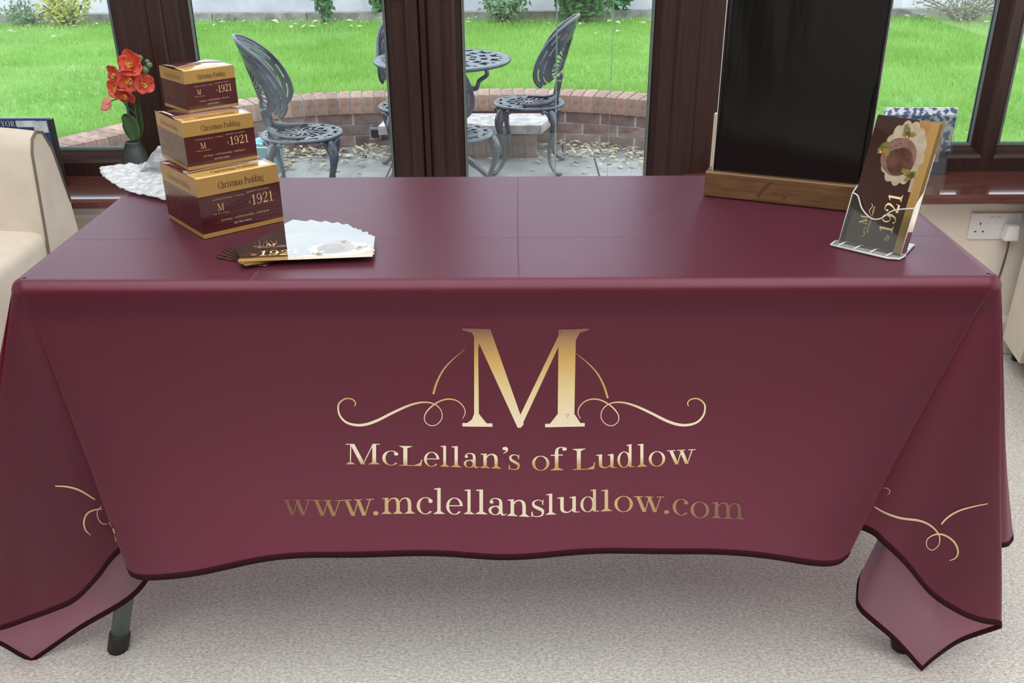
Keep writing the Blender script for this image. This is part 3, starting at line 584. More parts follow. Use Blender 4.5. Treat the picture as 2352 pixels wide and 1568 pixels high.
# ------------------------------------------------------------------ the tablecloth
def cloth_mat(name, col, tcol, sheen_r, outer=True):
    m = mat(name, col, sheen_r, spec=.95, sheen=.3, coat=.16); n = m.node_tree; b = n.nodes['Principled BSDF']; b.inputs['Sheen Roughness'].default_value = .4; b.inputs['Coat Roughness'].default_value = .33; b.inputs['Specular Tint'].default_value = (1, .60, .80, 1)
    b.inputs['Sheen Tint'].default_value = (.75, .45, .68, 1)
    tr = n.nodes.new('ShaderNodeBsdfTranslucent'); tr.inputs[0].default_value = (*tcol, 1); mx = n.nodes.new('ShaderNodeMixShader'); mx.inputs[0].default_value = .42
    n.links.new(b.outputs[0], mx.inputs[1]); n.links.new(tr.outputs[0], mx.inputs[2]); n.links.new(mx.outputs[0], n.nodes['Material Output'].inputs[0])
    g = n.nodes.new('ShaderNodeNewGeometry'); sp = n.nodes.new('ShaderNodeSeparateXYZ'); n.links.new(g.outputs['Position'], sp.inputs[0])
    def crease(ax, c, wdt, amp, wob=.004):
        ns = n.nodes.new('ShaderNodeTexNoise'); ns.inputs['Scale'].default_value = 4; n.links.new(g.outputs['Position'], ns.inputs['Vector'])
        a = n.nodes.new('ShaderNodeMath'); a.operation = 'MULTIPLY_ADD'; a.inputs[1].default_value = wob; n.links.new(ns.outputs[0], a.inputs[0]); n.links.new(sp.outputs[ax], a.inputs[2])
        s = n.nodes.new('ShaderNodeMath'); s.operation = 'SUBTRACT'; s.inputs[1].default_value = c+wob/2; n.links.new(a.outputs[0], s.inputs[0])
        ab = n.nodes.new('ShaderNodeMath'); ab.operation = 'ABSOLUTE'; n.links.new(s.outputs[0], ab.inputs[0])
        r = n.nodes.new('ShaderNodeMapRange'); r.interpolation_type = 'SMOOTHSTEP'; r.inputs['From Max'].default_value = wdt; r.inputs['To Min'].default_value = amp; r.inputs['To Max'].default_value = 0
        n.links.new(ab.outputs[0], r.inputs[0]); return r.outputs[0]
    acc = None
    def plus(x):
        nonlocal acc
        if acc is None: acc = x; return
        q = n.nodes.new('ShaderNodeMath'); q.operation = 'ADD'; n.links.new(acc, q.inputs[0]); n.links.new(x, q.inputs[1]); acc = q.outputs[0]
    plus(crease(0, .022, .003, .8)); plus(crease(0, -.385, .006, .8, .03)); plus(crease(0, .44, .006, .3, .03)); plus(crease(1, 1.532, .003, .5)); plus(crease(1, 1.74, .006, .12, .03))
    plus(crease(2, .42, .006, .15, .03))
    ns = n.nodes.new('ShaderNodeTexNoise'); ns.inputs['Scale'].default_value = 5; ns.inputs['Detail'].default_value = 4; n.links.new(g.outputs['Position'], ns.inputs['Vector'])
    q = n.nodes.new('ShaderNodeMath'); q.operation = 'MULTIPLY'; q.inputs[1].default_value = 4.5; n.links.new(ns.outputs[0], q.inputs[0]); plus(q.outputs[0])
    nw = n.nodes.new('ShaderNodeTexNoise'); nw.inputs['Scale'].default_value = 700; n.links.new(g.outputs['Position'], nw.inputs['Vector'])
    q = n.nodes.new('ShaderNodeMath'); q.operation = 'MULTIPLY'; q.inputs[1].default_value = .05; n.links.new(nw.outputs[0], q.inputs[0]); plus(q.outputs[0])
    bp = n.nodes.new('ShaderNodeBump'); bp.inputs['Strength'].default_value = .55; bp.inputs['Distance'].default_value = .0012; n.links.new(acc, bp.inputs['Height']); n.links.new(bp.outputs[0], b.inputs['Normal'])
    return m
CLO = cloth_mat('burgundy_polyester', (.086, .008, .021), (.56, .11, .17), .38)
def two_sided(m, back):      # printed face burgundy, reverse of the fabric pale
    n = m.node_tree; g = n.nodes.new('ShaderNodeNewGeometry'); x = n.nodes.new('ShaderNodeMix'); x.data_type = 'RGBA'; b = n.nodes['Principled BSDF']
    x.inputs[6].default_value = b.inputs['Base Color'].default_value[:]; x.inputs[7].default_value = (*back, 1)
    n.links.new(g.outputs['Backfacing'], x.inputs[0]); n.links.new(x.outputs[2], b.inputs['Base Color'])
two_sided(CLO, (.32, .22, .28))
HEM = mat('dark_burgundy_hem', (.032, .005, .010), .8, spec=.15)
rc = .030
def cr_(a, side=1):
    a = math.radians(a); return (side*(.730+rc*cos(a)), 1.359+rc*sin(a), side*cos(a), sin(a))
def ed(x, y, nx, ny): return (x, y, nx, ny)
def px(x, y, Y): p = uy(x, y, Y); return (p.x, p.y, p.z)
CT = []     # segments of (edge, hem) controls, broken at the pointed tips
def fr(x): return ed(x, 1.329, 0, -1)
seg1 = [(fr(-.728), px(294, 1300, 1.312)), (fr(-.722), px(304, 1322, 1.308)), (fr(-.70), px(345, 1329, 1.308)), (fr(-.62), px(440, 1318, 1.315)), (fr(-.5), px(600, 1293, 1.32)), (fr(-.38), px(760, 1281, 1.327)), (fr(-.15), px(1000, 1277, 1.320)),
        (fr(0), px(1176, 1281, 1.328)), (fr(.2), px(1400, 1277, 1.320)), (fr(.36), px(1600, 1274, 1.326)), (fr(.5), px(1760, 1282, 1.32)), (fr(.62), px(1870, 1293, 1.312)), (fr(.70), px(1918, 1290, 1.308)), (fr(.726), px(1943, 1274, 1.308))]
segR = [seg1[-1], (cr_(-89), px(1930, 1240, 1.35)), (cr_(-86), (.51, 1.40, .27)), (cr_(-82), (.54, 1.41, .26)), (cr_(-78), px(1985, 1217, 1.355)), (cr_(-73), px(2030, 1252, 1.335)), (cr_(-67), px(2080, 1300, 1.322)), (cr_(-60), px(2140, 1370, 1.308)), (cr_(-54), px(2200, 1410, 1.300)),
        (cr_(-48), px(2250, 1430, 1.300)), (cr_(-42), px(2295, 1437, 1.306)), (cr_(-40), px(2301, 1443, 1.318)), (cr_(-38), px(2290, 1447, 1.330)), (cr_(-34), px(2210, 1477, 1.345)), (cr_(-31), px(2155, 1515, 1.335)), (cr_(-29), px(2121, 1544, 1.322))]
segR2 = [segR[-1], (cr_(-27), px(2060, 1478, 1.345)), (cr_(-24), px(2000, 1427, 1.37)), (cr_(-21), px(1974, 1402, 1.39)), (cr_(-18), px(1967, 1375, 1.415)), (cr_(-15), px(1985, 1310, 1.45)), (cr_(-11), px(2080, 1270, 1.44)), (cr_(-8), px(2200, 1265, 1.42)), (cr_(-5), px(2295, 1258, 1.41)), (cr_(-1), px(2321, 1248, 1.43)),
         (ed(.76, 1.42, 1, 0), px(2322, 1215, 1.47)), (ed(.76, 1.55, 1, 0), (.93, 1.58, .24)), (ed(.76, 1.70, 1, 0), (.87, 1.72, .235)), (ed(.76, 1.84, 1, 0), (.84, 1.86, .23)), (ed(.757, 1.905, .8, .6), (.84, 1.97, .35))]
segB = [segR2[-1], (ed(.72, 1.923, 0, 1), (.74, 1.955, .62)), (ed(.4, 1.923, 0, 1), (.4, 1.95, .63)), (ed(0, 1.923, 0, 1), (0, 1.955, .63)), (ed(-.4, 1.923, 0, 1), (-.4, 1.95, .63)), (ed(-.72, 1.923, 0, 1), (-.74, 1.955, .62)), (ed(-.757, 1.905, -.8, .6), (-.84, 1.97, .35))]
segL = [segB[-1], (ed(-.76, 1.84, -1, 0), (-.84, 1.86, .23)), (ed(-.76, 1.70, -1, 0), (-.87, 1.72, .235)), (ed(-.76, 1.55, -1, 0), (-.95, 1.58, .22)), (ed(-.76, 1.42, -1, 0), (-1.02, 1.47, .17)), (cr_(-1, -1), (-1.03, 1.42, .14)), (cr_(-5, -1), (-.98, 1.42, .15)), (cr_(-8, -1), (-.90, 1.44, .17)), (cr_(-11, -1), (-.78, 1.47, .18)),
        (cr_(-15, -1), px(300, 1290, 1.46)), (cr_(-18, -1), px(338, 1320, 1.42)), (cr_(-21, -1), px(334, 1342, 1.40)), (cr_(-24, -1), px(290, 1385, 1.38)), (cr_(-26, -1), px(190, 1443, 1.375)), (cr_(-28, -1), px(120, 1490, 1.37)), (cr_(-29, -1), px(70, 1524, 1.36))]
segL2 = [segL[-1], (cr_(-31, -1), px(40, 1507, 1.365)), (cr_(-34, -1), px(0, 1483, 1.365)), (cr_(-38, -1), px(-52, 1463, 1.35)), (cr_(-40, -1), px(-60, 1459, 1.34)), (cr_(-42, -1), px(-55, 1457, 1.335)), (cr_(-48, -1), px(0, 1450, 1.33)), (cr_(-54, -1), px(60, 1430, 1.335)), (cr_(-60, -1), px(120, 1407, 1.335)),
         (cr_(-67, -1), px(175, 1380, 1.338)), (cr_(-73, -1), px(225, 1330, 1.345)), (cr_(-78, -1), px(268, 1276, 1.365)), (cr_(-82, -1), (-.63, 1.41, .25)), (cr_(-86, -1), (-.60, 1.40, .26)), (cr_(-89, -1), px(320, 1260, 1.35)), seg1[0]]
def samp(seg, n):
    E_ = cat([(a[0], a[1], 0) for a, h in seg], n); N_ = cat([(a[2], a[3], 0) for a, h in seg], n); H_ = cat([h for a, h in seg], n)
    return [(E_[i], N_[i].normalized(), H_[i]) for i in range(len(E_)-1)]
cols = samp(seg1, 9)+samp(segR, 7)+samp(segR2, 6)+samp(segB, 8)+samp(segL, 6)+samp(segL2, 7)
NC = len(cols); rr_ = .020; ARC = [i/5*PI/2 for i in range(6)]; NT = 26; HB = .012
V = []; ringstart = []
yc = TYc
def column(E_, n_, H):
    out = []; c = E_-n_*rr_
    q = c-n_*.005; out.append(Vector((q.x, q.y, .7402)))
    for a in ARC: out.append(Vector((c.x+n_.x*rr_*sin(a), c.y+n_.y*rr_*sin(a), .7402-rr_+rr_*cos(a))))
    S_ = out[-1]; Ln = (H-S_).length
    for k in range(1, NT+1):
        t = k/NT*(1-HB/Ln); q = S_.lerp(H, t)
        wv = .0045*sin(q.x*11+2.1)*t+.003*sin(q.x*23+q.z*6)*t*t+.002*sin(q.z*17+q.x*5)*t
        out.append(q+Vector((n_.x*wv*.4, n_.y*wv, 0)))
    wv = .0045*sin(H.x*11+2.1)+.003*sin(H.x*23+H.z*6)+.002*sin(H.z*17+H.x*5)
    return out, H+Vector((n_.x*wv*.4, n_.y*wv, 0))
colv = [column(*c) for c in cols]; R_ = len(colv[0][0])
m = MB(); m.v = [tuple(p) for c, h in colv for p in c]
for i in range(NC):
    j = (i+1) % NC
    for k in range(R_-1): m.f.append((i*R_+k, i*R_+k+1, j*R_+k+1, j*R_+k))
m.f.append(tuple(i*R_ for i in range(NC)))
m.mi = [0]*len(m.f)
cloth = m.build('tablecloth', CLO)
bm = bmesh.new(); bm.from_mesh(cloth.data); bmesh.ops.remove_doubles(bm, verts=bm.verts[:], dist=.0004); bmesh.ops.dissolve_degenerate(bm, edges=bm.edges[:], dist=.0002)
up_ok = sum(f.normal.z for f in bm.faces if f.calc_center_median().z > .739) > 0
bmesh.ops.recalc_face_normals(bm, faces=bm.faces[:])
if sum(f.normal.z for f in bm.faces if f.calc_center_median().z > .739) < 0: bmesh.ops.reverse_faces(bm, faces=bm.faces[:])
CB = BVHTree.FromBMesh(bm); bm.to_mesh(cloth.data); bm.free(); cloth.data.polygons.foreach_set('use_smooth', [True]*len(cloth.data.polygons))
tag(cloth, 'burgundy printed tablecloth with gold monogram hanging over the folding table', 'tablecloth')
m = MB(); m.v = [tuple(p) for c, h in colv for p in (c[-1], h)]
for i in range(NC): j = (i+1) % NC; m.f.append((i*2, i*2+1, j*2+1, j*2) if up_ok else (i*2, j*2, j*2+1, i*2+1))
m.mi = [0]*len(m.f); hem = m.build('hem', HEM, cloth, True); solid(hem, .0016, 0)

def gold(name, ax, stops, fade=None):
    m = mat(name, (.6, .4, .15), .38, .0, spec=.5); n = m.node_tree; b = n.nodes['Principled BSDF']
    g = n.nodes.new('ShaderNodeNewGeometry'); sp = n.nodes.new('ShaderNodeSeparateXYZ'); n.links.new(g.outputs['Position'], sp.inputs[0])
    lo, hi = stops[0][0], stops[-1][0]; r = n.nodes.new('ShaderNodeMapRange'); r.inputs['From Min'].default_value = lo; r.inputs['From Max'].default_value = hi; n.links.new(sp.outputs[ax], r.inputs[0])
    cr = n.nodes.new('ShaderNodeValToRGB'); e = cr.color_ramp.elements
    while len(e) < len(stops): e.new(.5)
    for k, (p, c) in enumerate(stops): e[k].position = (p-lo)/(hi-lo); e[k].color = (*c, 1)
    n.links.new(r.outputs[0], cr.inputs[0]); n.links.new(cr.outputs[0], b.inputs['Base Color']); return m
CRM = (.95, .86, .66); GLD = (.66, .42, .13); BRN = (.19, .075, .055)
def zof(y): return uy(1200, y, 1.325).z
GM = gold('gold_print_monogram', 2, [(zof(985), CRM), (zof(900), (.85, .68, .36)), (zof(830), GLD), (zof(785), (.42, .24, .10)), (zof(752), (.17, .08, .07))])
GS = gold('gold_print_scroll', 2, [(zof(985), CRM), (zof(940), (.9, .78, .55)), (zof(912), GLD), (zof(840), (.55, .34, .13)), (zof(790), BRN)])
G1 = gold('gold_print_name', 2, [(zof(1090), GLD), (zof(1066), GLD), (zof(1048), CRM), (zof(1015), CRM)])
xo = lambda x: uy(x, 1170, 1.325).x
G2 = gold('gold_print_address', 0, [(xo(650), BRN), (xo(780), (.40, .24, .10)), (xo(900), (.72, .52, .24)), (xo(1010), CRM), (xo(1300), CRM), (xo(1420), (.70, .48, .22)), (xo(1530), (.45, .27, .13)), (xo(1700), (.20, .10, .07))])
def stick(polys, name, mt, off=.0012, cut=.012, yr=(1.0, 1)):
    """polygons in photo pixels of the front panel -> world, laid on the cloth"""
    bm = bmesh.new()
    for q in polys:
        vs = []
        for x, y in q:
            p = uy(x, y, 1.325); vs.append(bm.verts.new(p))
        try: bm.faces.new(vs)
        except ValueError: pass
    bmesh.ops.triangulate(bm, faces=[f for f in bm.faces if len(f.verts) > 4])
    for _ in range(4):
        es = [e for e in bm.edges if e.calc_length() > cut]
        if not es: break
        bmesh.ops.subdivide_edges(bm, edges=es, cuts=1, use_grid_fill=True)
    for v in bm.verts:
        d = (v.co-CO).normalized(); h, nrm, _, _ = CB.ray_cast(CO, d, 4)
        if h is not None: v.co = h-d*off
    me = bpy.data.meshes.new(name); bm.to_mesh(me); bm.free(); return link(name, me, mt, cloth)
def place(ch, x0, x1, base0, base1, xh):
    g, a = G[ch]; b0, b1 = bbox(g); out = []
    for q in g:
        r = []
        for gx, gy in q:
            u = (gx-b0)/(b1-b0); r.append((x0+(x1-x0)*u, base0+(base1-base0)*u-gy*xh))
        out.append(r)
    return out
l1 = [('M', 794, 872, 1066, 1066, 33), ('c', 878, 915, 1068, 1068, 33), ('L', 917, 970, 1069, 1070, 32), ('e', 974, 1009, 1071, 1071, 33), ('l', 1011, 1032, 1071, 1072, 33), ('l', 1036, 1060, 1072, 1073, 33), ('a', 1065, 1101, 1073, 1074, 33), ('n', 1103, 1151, 1074, 1076, 33), ("'", 1154, 1167, 1076, 1076, 35), ('s', 1168, 1194, 1078, 1078, 34),
      ('o', 1222, 1262, 1080, 1080, 33), ('f', 1265, 1302, 1080, 1079, 36), ('L', 1316, 1367, 1079, 1077, 34), ('u', 1369, 1417, 1075, 1074, 32), ('d', 1418, 1457, 1074, 1072, 36), ('l', 1463, 1486, 1072, 1071, 36), ('o', 1490, 1528, 1071, 1070, 34), ('w', 1532, 1598, 1067, 1064, 33)]
l2 = [('w', 648, 718, 1182, 1183, 36), ('w', 716, 789, 1184, 1185, 37), ('w', 786, 859, 1185, 1183, 38), ('.', 857, 869, 1182, 1182, 38), ('m', 876, 953, 1180, 1179, 37), ('c', 957, 994, 1180, 1180, 38), ('l', 996, 1021, 1180, 1180, 41), ('e', 1025, 1063, 1181, 1181, 38), ('l', 1066, 1089, 1180, 1181, 39), ('l', 1092, 1119, 1180, 1181, 39),
      ('a', 1122, 1164, 1181, 1183, 38), ('n', 1165, 1216, 1184, 1187, 38), ('s', 1220, 1250, 1187, 1185, 38), ('l', 1253, 1277, 1182, 1181, 33), ('u', 1280, 1331, 1178, 1176, 37), ('d', 1333, 1376, 1176, 1174, 35), ('l', 1380, 1406, 1174, 1173, 34), ('o', 1411, 1454, 1175, 1175, 36), ('w', 1456, 1526, 1175, 1176, 36), ('.', 1525, 1537, 1179, 1179, 36),
      ('c', 1545, 1581, 1182, 1183, 37), ('o', 1586, 1629, 1188, 1190, 37), ('m', 1634, 1711, 1189, 1193, 37)]
for name, ln, mt in (('name_lettering', l1, G1), ('web_lettering', l2, G2)):
    wd = {'name_lettering': (10, 12), 'web_lettering': ()}[name]; a_ = 0
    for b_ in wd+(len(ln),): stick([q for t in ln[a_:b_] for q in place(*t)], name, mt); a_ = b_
# the large M
Mp = [[(1089, 765), (1098, 765), (1100, 960), (1089, 960)], [(1062, 971), (1131, 972), (1131, 980), (1062, 979)], [(1089, 950), (1100, 950), (1106, 963), (1118, 972), (1073, 971), (1084, 963)],
      [(1085, 755), (1126, 755), (1203, 974), (1196, 982), (1189, 982)], [(1062, 754), (1100, 754), (1100, 765), (1090, 775), (1084, 764), (1062, 758)],
      [(1189, 965), (1283, 770), (1294, 760), (1294, 772), (1199, 976), (1193, 982)], [(1283, 756), (1323, 756), (1319, 960), (1281, 960)], [(1322, 755), (1352, 754), (1352, 758), (1332, 764), (1321, 784)], [(1284, 770), (1294, 756), (1284, 756)],
      [(1252, 973), (1343, 971), (1343, 979), (1252, 981)], [(1281, 950), (1319, 950), (1323, 962), (1334, 972), (1262, 974), (1277, 963)], [(1084, 755), (1100, 755), (1100, 800), (1089, 775)]]
stick(Mp, 'monogram', GM)
def zl(pts): return [(600+a/2.903, 700+b/2.903, w_/2.903) for a, b, w_ in pts]
swl = zl([(622, 674, 5), (629, 655, 7), (612, 632, 8), (576, 623, 9), (540, 636, 10), (514, 670, 11), (521, 730, 12), (560, 778, 14), (620, 799, 16), (690, 798, 18), (770, 772, 18), (870, 722, 17), (970, 676, 15), (1050, 652, 12), (1115, 650, 9), (1165, 667, 7), (1200, 705, 5), (1205, 755, 5), (1172, 796, 5), (1128, 804, 5), (1092, 776, 5), (1092, 732, 6), (1130, 682, 9), (1190, 642, 10), (1250, 627, 10), (1308, 640, 8), (1348, 678, 6), (1360, 720, 5), (1342, 758, 3)])
arc = zl([(1147, 595, 14), (1170, 520, 13), (1210, 440, 11), (1270, 370, 8), (1358, 296, 4)])
mir = lambda P: [(2396-x, y, w_) for x, y, w_ in P]
for nm, P in (('scroll', swl), ('scroll', mir(swl))): stick(CV(P, 6), nm, GS)
for P in (arc, [(2391-x, y+9, w_) for x, y, w_ in arc]): stick(CV(P, 6), 'scroll_arc', GS)
# scrolls on the corner flaps
GF = gold('gold_print_flap', 2, [(0, (.55, .40, .20)), (.35, (.72, .55, .30)), (.6, (.72, .55, .30))])
zr = lambda P: [(1700+a/2.347, 900+b/2.347, w_/2.347) for a, b, w_ in P]; zf = lambda P: [(a/2.347, 900+b/2.347, w_/2.347) for a, b, w_ in P]
for P in (zr([(724, 618, 8), (780, 650, 11), (860, 678, 12), (960, 692, 12), (1010, 710, 10), (1050, 740, 9), (1075, 780, 7), (1070, 825, 5), (1035, 852, 5), (1006, 830, 5), (1012, 790, 6), (1060, 766, 9), (1110, 775, 10), (1155, 810, 10), (1175, 860, 9), (1160, 895, 7), (1128, 908, 4)]), zr([(1085, 712, 9), (1120, 675, 10), (1180, 640, 9), (1260, 617, 7), (1335, 602, 5)]), zr([(770, 517, 3), (795, 520, 4), (808, 538, 4), (795, 553, 3)]),
          zf([(298, 507, 6), (360, 510, 9), (430, 530, 10), (512, 580, 8)]), zf([(490, 772, 3), (462, 745, 7), (452, 700, 9), (470, 655, 9), (510, 635, 8), (550, 630, 6)]), zf([(548, 614, 4), (525, 640, 5), (528, 680, 5), (550, 708, 5), (578, 712, 4)]), zf([(585, 700, 4), (612, 745, 6), (625, 805, 5)])):
    stick(CV(P, 6), 'scroll', GF, .0014)

# ------------------------------------------------------------------ pudding boxes
CW = .7412      # level of the cloth surface
BURG = mat('glossy_burgundy_card', (.055, .007, .009), .22, noise=(7, (.07, .010, .011)), coat=.4)
GOLDC = mat('gold_card', (.34, .20, .055), .32, noise=(5, (.38, .23, .07)), coat=.25)
INK = mat('dark_ink', (.05, .014, .008), .55, spec=.2); GINK = mat('gold_ink', (.62, .42, .22), .35); WINK = mat('pale_ink', (.75, .70, .65), .4)
CARDIN = mat('card_inside', (.05, .02, .02), .8)
LIDG = mat('laminated_gold_lid', (.50, .30, .085), .12, coat=.8); LIDB = mat('laminated_burgundy_lid', (.085, .012, .016), .08, coat=.9)
def pbox(F, th, A, B, h, label, gap):
    e = tag(empty('pudding_box', F, th, label, 'box'), group='christmas pudding boxes')
    z1, z2, z3 = h*.075, h*.70, h
    for nm, a, b, mt in (('gold_base_band', 0, z1, GOLDC), ('carton_body', z1, z2, BURG), ('gold_top_band', z2, z3, GOLDC)):
        m = MB()
        P = [(0, 0), (A, 0), (A, B), (0, B)]; vs = [(x, y, z) for z in (a, b) for x, y in P]
        fs = [(0, 1, 5, 4), (1, 2, 6, 5), (2, 3, 7, 6), (3, 0, 4, 7)]
        if nm == 'gold_base_band': fs.append((0, 3, 2, 1))
        m.add(vs, fs); o = solid(m.build(nm, mt, e), .0008, -1)
    MB().box((.002, .002, h-.004), (A-.002, B-.002, h-.0035)).build('inner_flap', CARDIN, e)
    # lid flap: hinged on the front top edge, arched with a gap at the left
    def lid(y0, y1, nm, mt):
        m = MB(); n = 12; vs = []; fs = []
        for j in range(5):
            y = y0+(y1-y0)*j/4
            for i in range(n+1):
                x = .001+(A-.002)*i/n; u = x/A; vs.append((x, y, h+gap*sin(PI*min(1, y/B))*(.35+.65*sin(PI*u))+.0002))
        for j in range(4):
            for i in range(n): a_ = j*(n+1)+i; fs.append((a_, a_+1, a_+n+2, a_+n+1))
        m.add(vs, fs); return solid(m.build(nm, mt, e, True), .0006, 0)
    lid(0, B*.30, 'lid_gold_band', LIDG); lid(B*.30, B, 'lid_flap', LIDB)
    MB().box((-.0002, -.0009, z2-.0012), (A+.0006, -.0004, z2-.0002)).build('printed_rule', INK, e)
    ft = lambda n_, t_, x, z, wd, xh, mt: flat_text(n_, t_, (A*x, -.0006, h*z), (1, 0, 0), (0, 0, 1), A*wd, h*xh, mt, e)
    ft('title_lettering', 'Christmas Pudding', .25, .785, .56, .078, INK)
    ft('year_lettering', '1921', .625, .40, .28, .125, GINK)
    ft('prefix_lettering', 'T', .585, .43, .03, .035, GINK)
    ft('monogram', 'M', .205, .42, .085, .085, GINK)
    ft('small_lettering', 'McLellan', .145, .365, .20, .016, GINK)
    ft('slogan_lettering', 'heritage | craftsmanship | indulgent', .23, .235, .60, .028, GINK)
    ft('small_lettering', 'nut free dairy', .38, .15, .22, .022, WINK)
    ft('small_lettering', 'melting moment | cooking', .16, .605, .38, .018, GINK); ft('small_lettering', 'passion of nature', .58, .625, .28, .020, GINK)
    # left side print
    lf = lambda n_, t_, y, z, wd, xh, mt: flat_text(n_, t_, (-.0006, B*(1-y), h*z), (0, -1, 0), (0, 0, 1), B*wd, h*xh, mt, e)
    lf('title_lettering', 'Christmas Pudding', .18, .785, .64, .07, mat_ghost)
    for k in range(7): lf('small_lettering', random.choice(['ingredients suet rum', 'sultanas currants', 'heat in microwave', 'store in a cool']), .10, .60-k*.06, .34+.1*random.random(), .02, mat_ghost)
    flat_text('title_lettering', 'Christmas Pudding', (A*.25, B*.10, h+gap*sin(PI*.12)*.95+.0010), (1, 0, 0), (0, 1, 0), A*.56, B*.07, INK, e)
    return e
mat_ghost = mat('faint_ink', (.26, .10, .06), .4)
z = CW
for F, th, A, B, h, gap, lb in (((-.5115, 1.5283), .70, .1489, .1520, .1025, .0018, 'largest burgundy and gold Christmas Pudding box, bottom of the stack'),
                                ((-.5363, 1.5754), .668, .1249, .1268, .0802, .0035, 'middle-sized burgundy and gold Christmas Pudding box in the stack'),
                                ((-.5425, 1.639), .7535, .0935, .0941, .0697, .0055, 'smallest burgundy and gold Christmas Pudding box on top of the stack')):
    pbox((F[0], F[1], z), th, A, B, h, lb, gap); z += h+.0026

# ------------------------------------------------------------------ leaflets
PAPER = mat('glossy_leaflet_card', (.035, .014, .012), .035, spec=.5, coat=1.0); LEDGE = mat('white_card_edge', (.8, .78, .75), .5)
LGOLD = mat('leaflet_gold_strip', (.32, .20, .07), .06, spec=.5, coat=.45); PLATE = mat('leaflet_plate', (.40, .34, .26), .06, spec=.5, coat=1.0, noise=(90, (.32, .26, .19)))
PUD = mat('leaflet_pudding', (.06, .028, .02), .06, noise=(60, (.11, .055, .04)), spec=.5, coat=.45); PUDL = mat('leaflet_pudding_light', (.15, .085, .065), .06, noise=(70, (.20, .12, .095)), spec=.5, coat=.45)
HOL = mat('leaflet_holly', (.22, .17, .05), .06, noise=(80, (.12, .13, .04)), spec=.5, coat=.45); LINK = mat('leaflet_gold_ink', (.80, .62, .34), .08, spec=.5, coat=.45); BRWN = mat('leaflet_wood', (.26, .13, .04), .06, noise=(30, (.36, .20, .08)), coat=.45); BERRY = mat('leaflet_berry', (.65, .22, .08), .1, coat=.45)
def leaflet_art(e, z=.0003, full=True):
    """print on a 210 x 99 mm leaflet lying in the xy plane"""
    MB().box((0, 0, z-.0001), (.21, .014, z)).build('gold_strip', LGOLD, e)
    if not full: return
    d = .00008
    flat_text('year_lettering', '1921', (.028, .024, z+d), (1, 0, 0), (0, 1, 0), .066, .0155, LINK, e)
    flat_text('prefix_lettering', 'The', (.016, .026, z+d), (1, 0, 0), (0, 1, 0), .010, .005, LINK, e)
    flat_text('monogram', 'M', (.034, .068, z+d), (1, 0, 0), (0, 1, 0), .016, .0085, LINK, e)
    flat_text('small_lettering', 'McLellan of Ludlow', (.022, .0615, z+d), (1, 0, 0), (0, 1, 0), .044, .0022, LINK, e)
    flat_text('title_lettering', 'Christmas Pudding', (.018, .0035, z+d), (1, 0, 0), (0, 1, 0), .085, .0062, BRWN, e)
    m = MB()
    for s_ in (-1, 1):
        for q in CV([(.042+s_*.010, .066, .0002), (.042+s_*.016, .069, .0008), (.042+s_*.024, .066, .0008), (.042+s_*.028, .070, .0003)], 4, .0001): m.add([(x, y, z+d) for x, y in q], [(0, 1, 2, 3)])
    m.build('scroll', LINK, e)
    cx, cy = .156, .040
    def blob(nm, c, rx, ry, mt, zz, n=60, lob=0, amp=0, rot=0, a0=0, a1=360):
        P = []
        for k in range(n):
            a = math.radians(a0+(a1-a0)*k/(n-1 if a1-a0 < 360 else n)); r = 1+amp*abs(sin(lob*a/2)); P.append((c[0]+rx*r*cos(a)*cos(rot)-ry*r*sin(a)*sin(rot), c[1]+rx*r*cos(a)*sin(rot)+ry*r*sin(a)*cos(rot), zz))
        return MB().add(P, [tuple(range(n))]).build(nm, mt, e)
    MB().box((.185, .014, z-.00005), (.21, .032, z+.00002)).build('wood_print', BRWN, e)
    MB().box((.098, .014, z-.00005), (.186, .019, z+.00003)).build('cloth_print', PLATE, e)
    blob('plate_print', (cx, cy+.002), .047, .030, PLATE, z+d, 120, 13, .12)
    blob('pudding_print', (cx-.007, cy+.008), .030, .027, PUDL, z+2*d, 60, 5, .03)
    blob('pudding_print', (cx-.014, cy+.004), .021, .020, PUD, z+3*d, 40, 4, .10, .4)
    for fx, fy in ((.010, .017), (.014, .010), (.006, .024)): blob('fruit_print', (cx+fx, cy+fy), .0011, .0016, PUD, z+4*d, 10)
    for c, r in (((cx+.034, cy+.006), .4), ((cx-.030, cy-.014), 1.2), ((cx+.004, cy+.036), -.5)):
        blob('holly_print', c, .010, .0042, HOL, z+4*d, 36, 7, .35, r); blob('holly_print', (c[0]-.004, c[1]-.004), .009, .0038, HOL, z+4*d, 36, 7, .35, r+1.3)
    blob('berry_print', (cx-.004, cy+.038), .0022, .0022, BERRY, z+5*d, 12); blob('berry_print', (cx+.026, cy+.004), .002, .002, BERRY, z+5*d, 12)
def leaflet(label, full=True, group=None):
    e = tag(empty('leaflet', label=label, cat='leaflet'), group=group)
    MB().box((0, 0, 0), (.21, .099, .00028)).build('card', [PAPER], e); leaflet_art(e, .0004, full); return e
th_l = [66, 56, 47, 39, 32, 26, 22, 15, 10, 5.5]; PV = Vector((-.387, 1.430, 0)); zz = CW+.0004
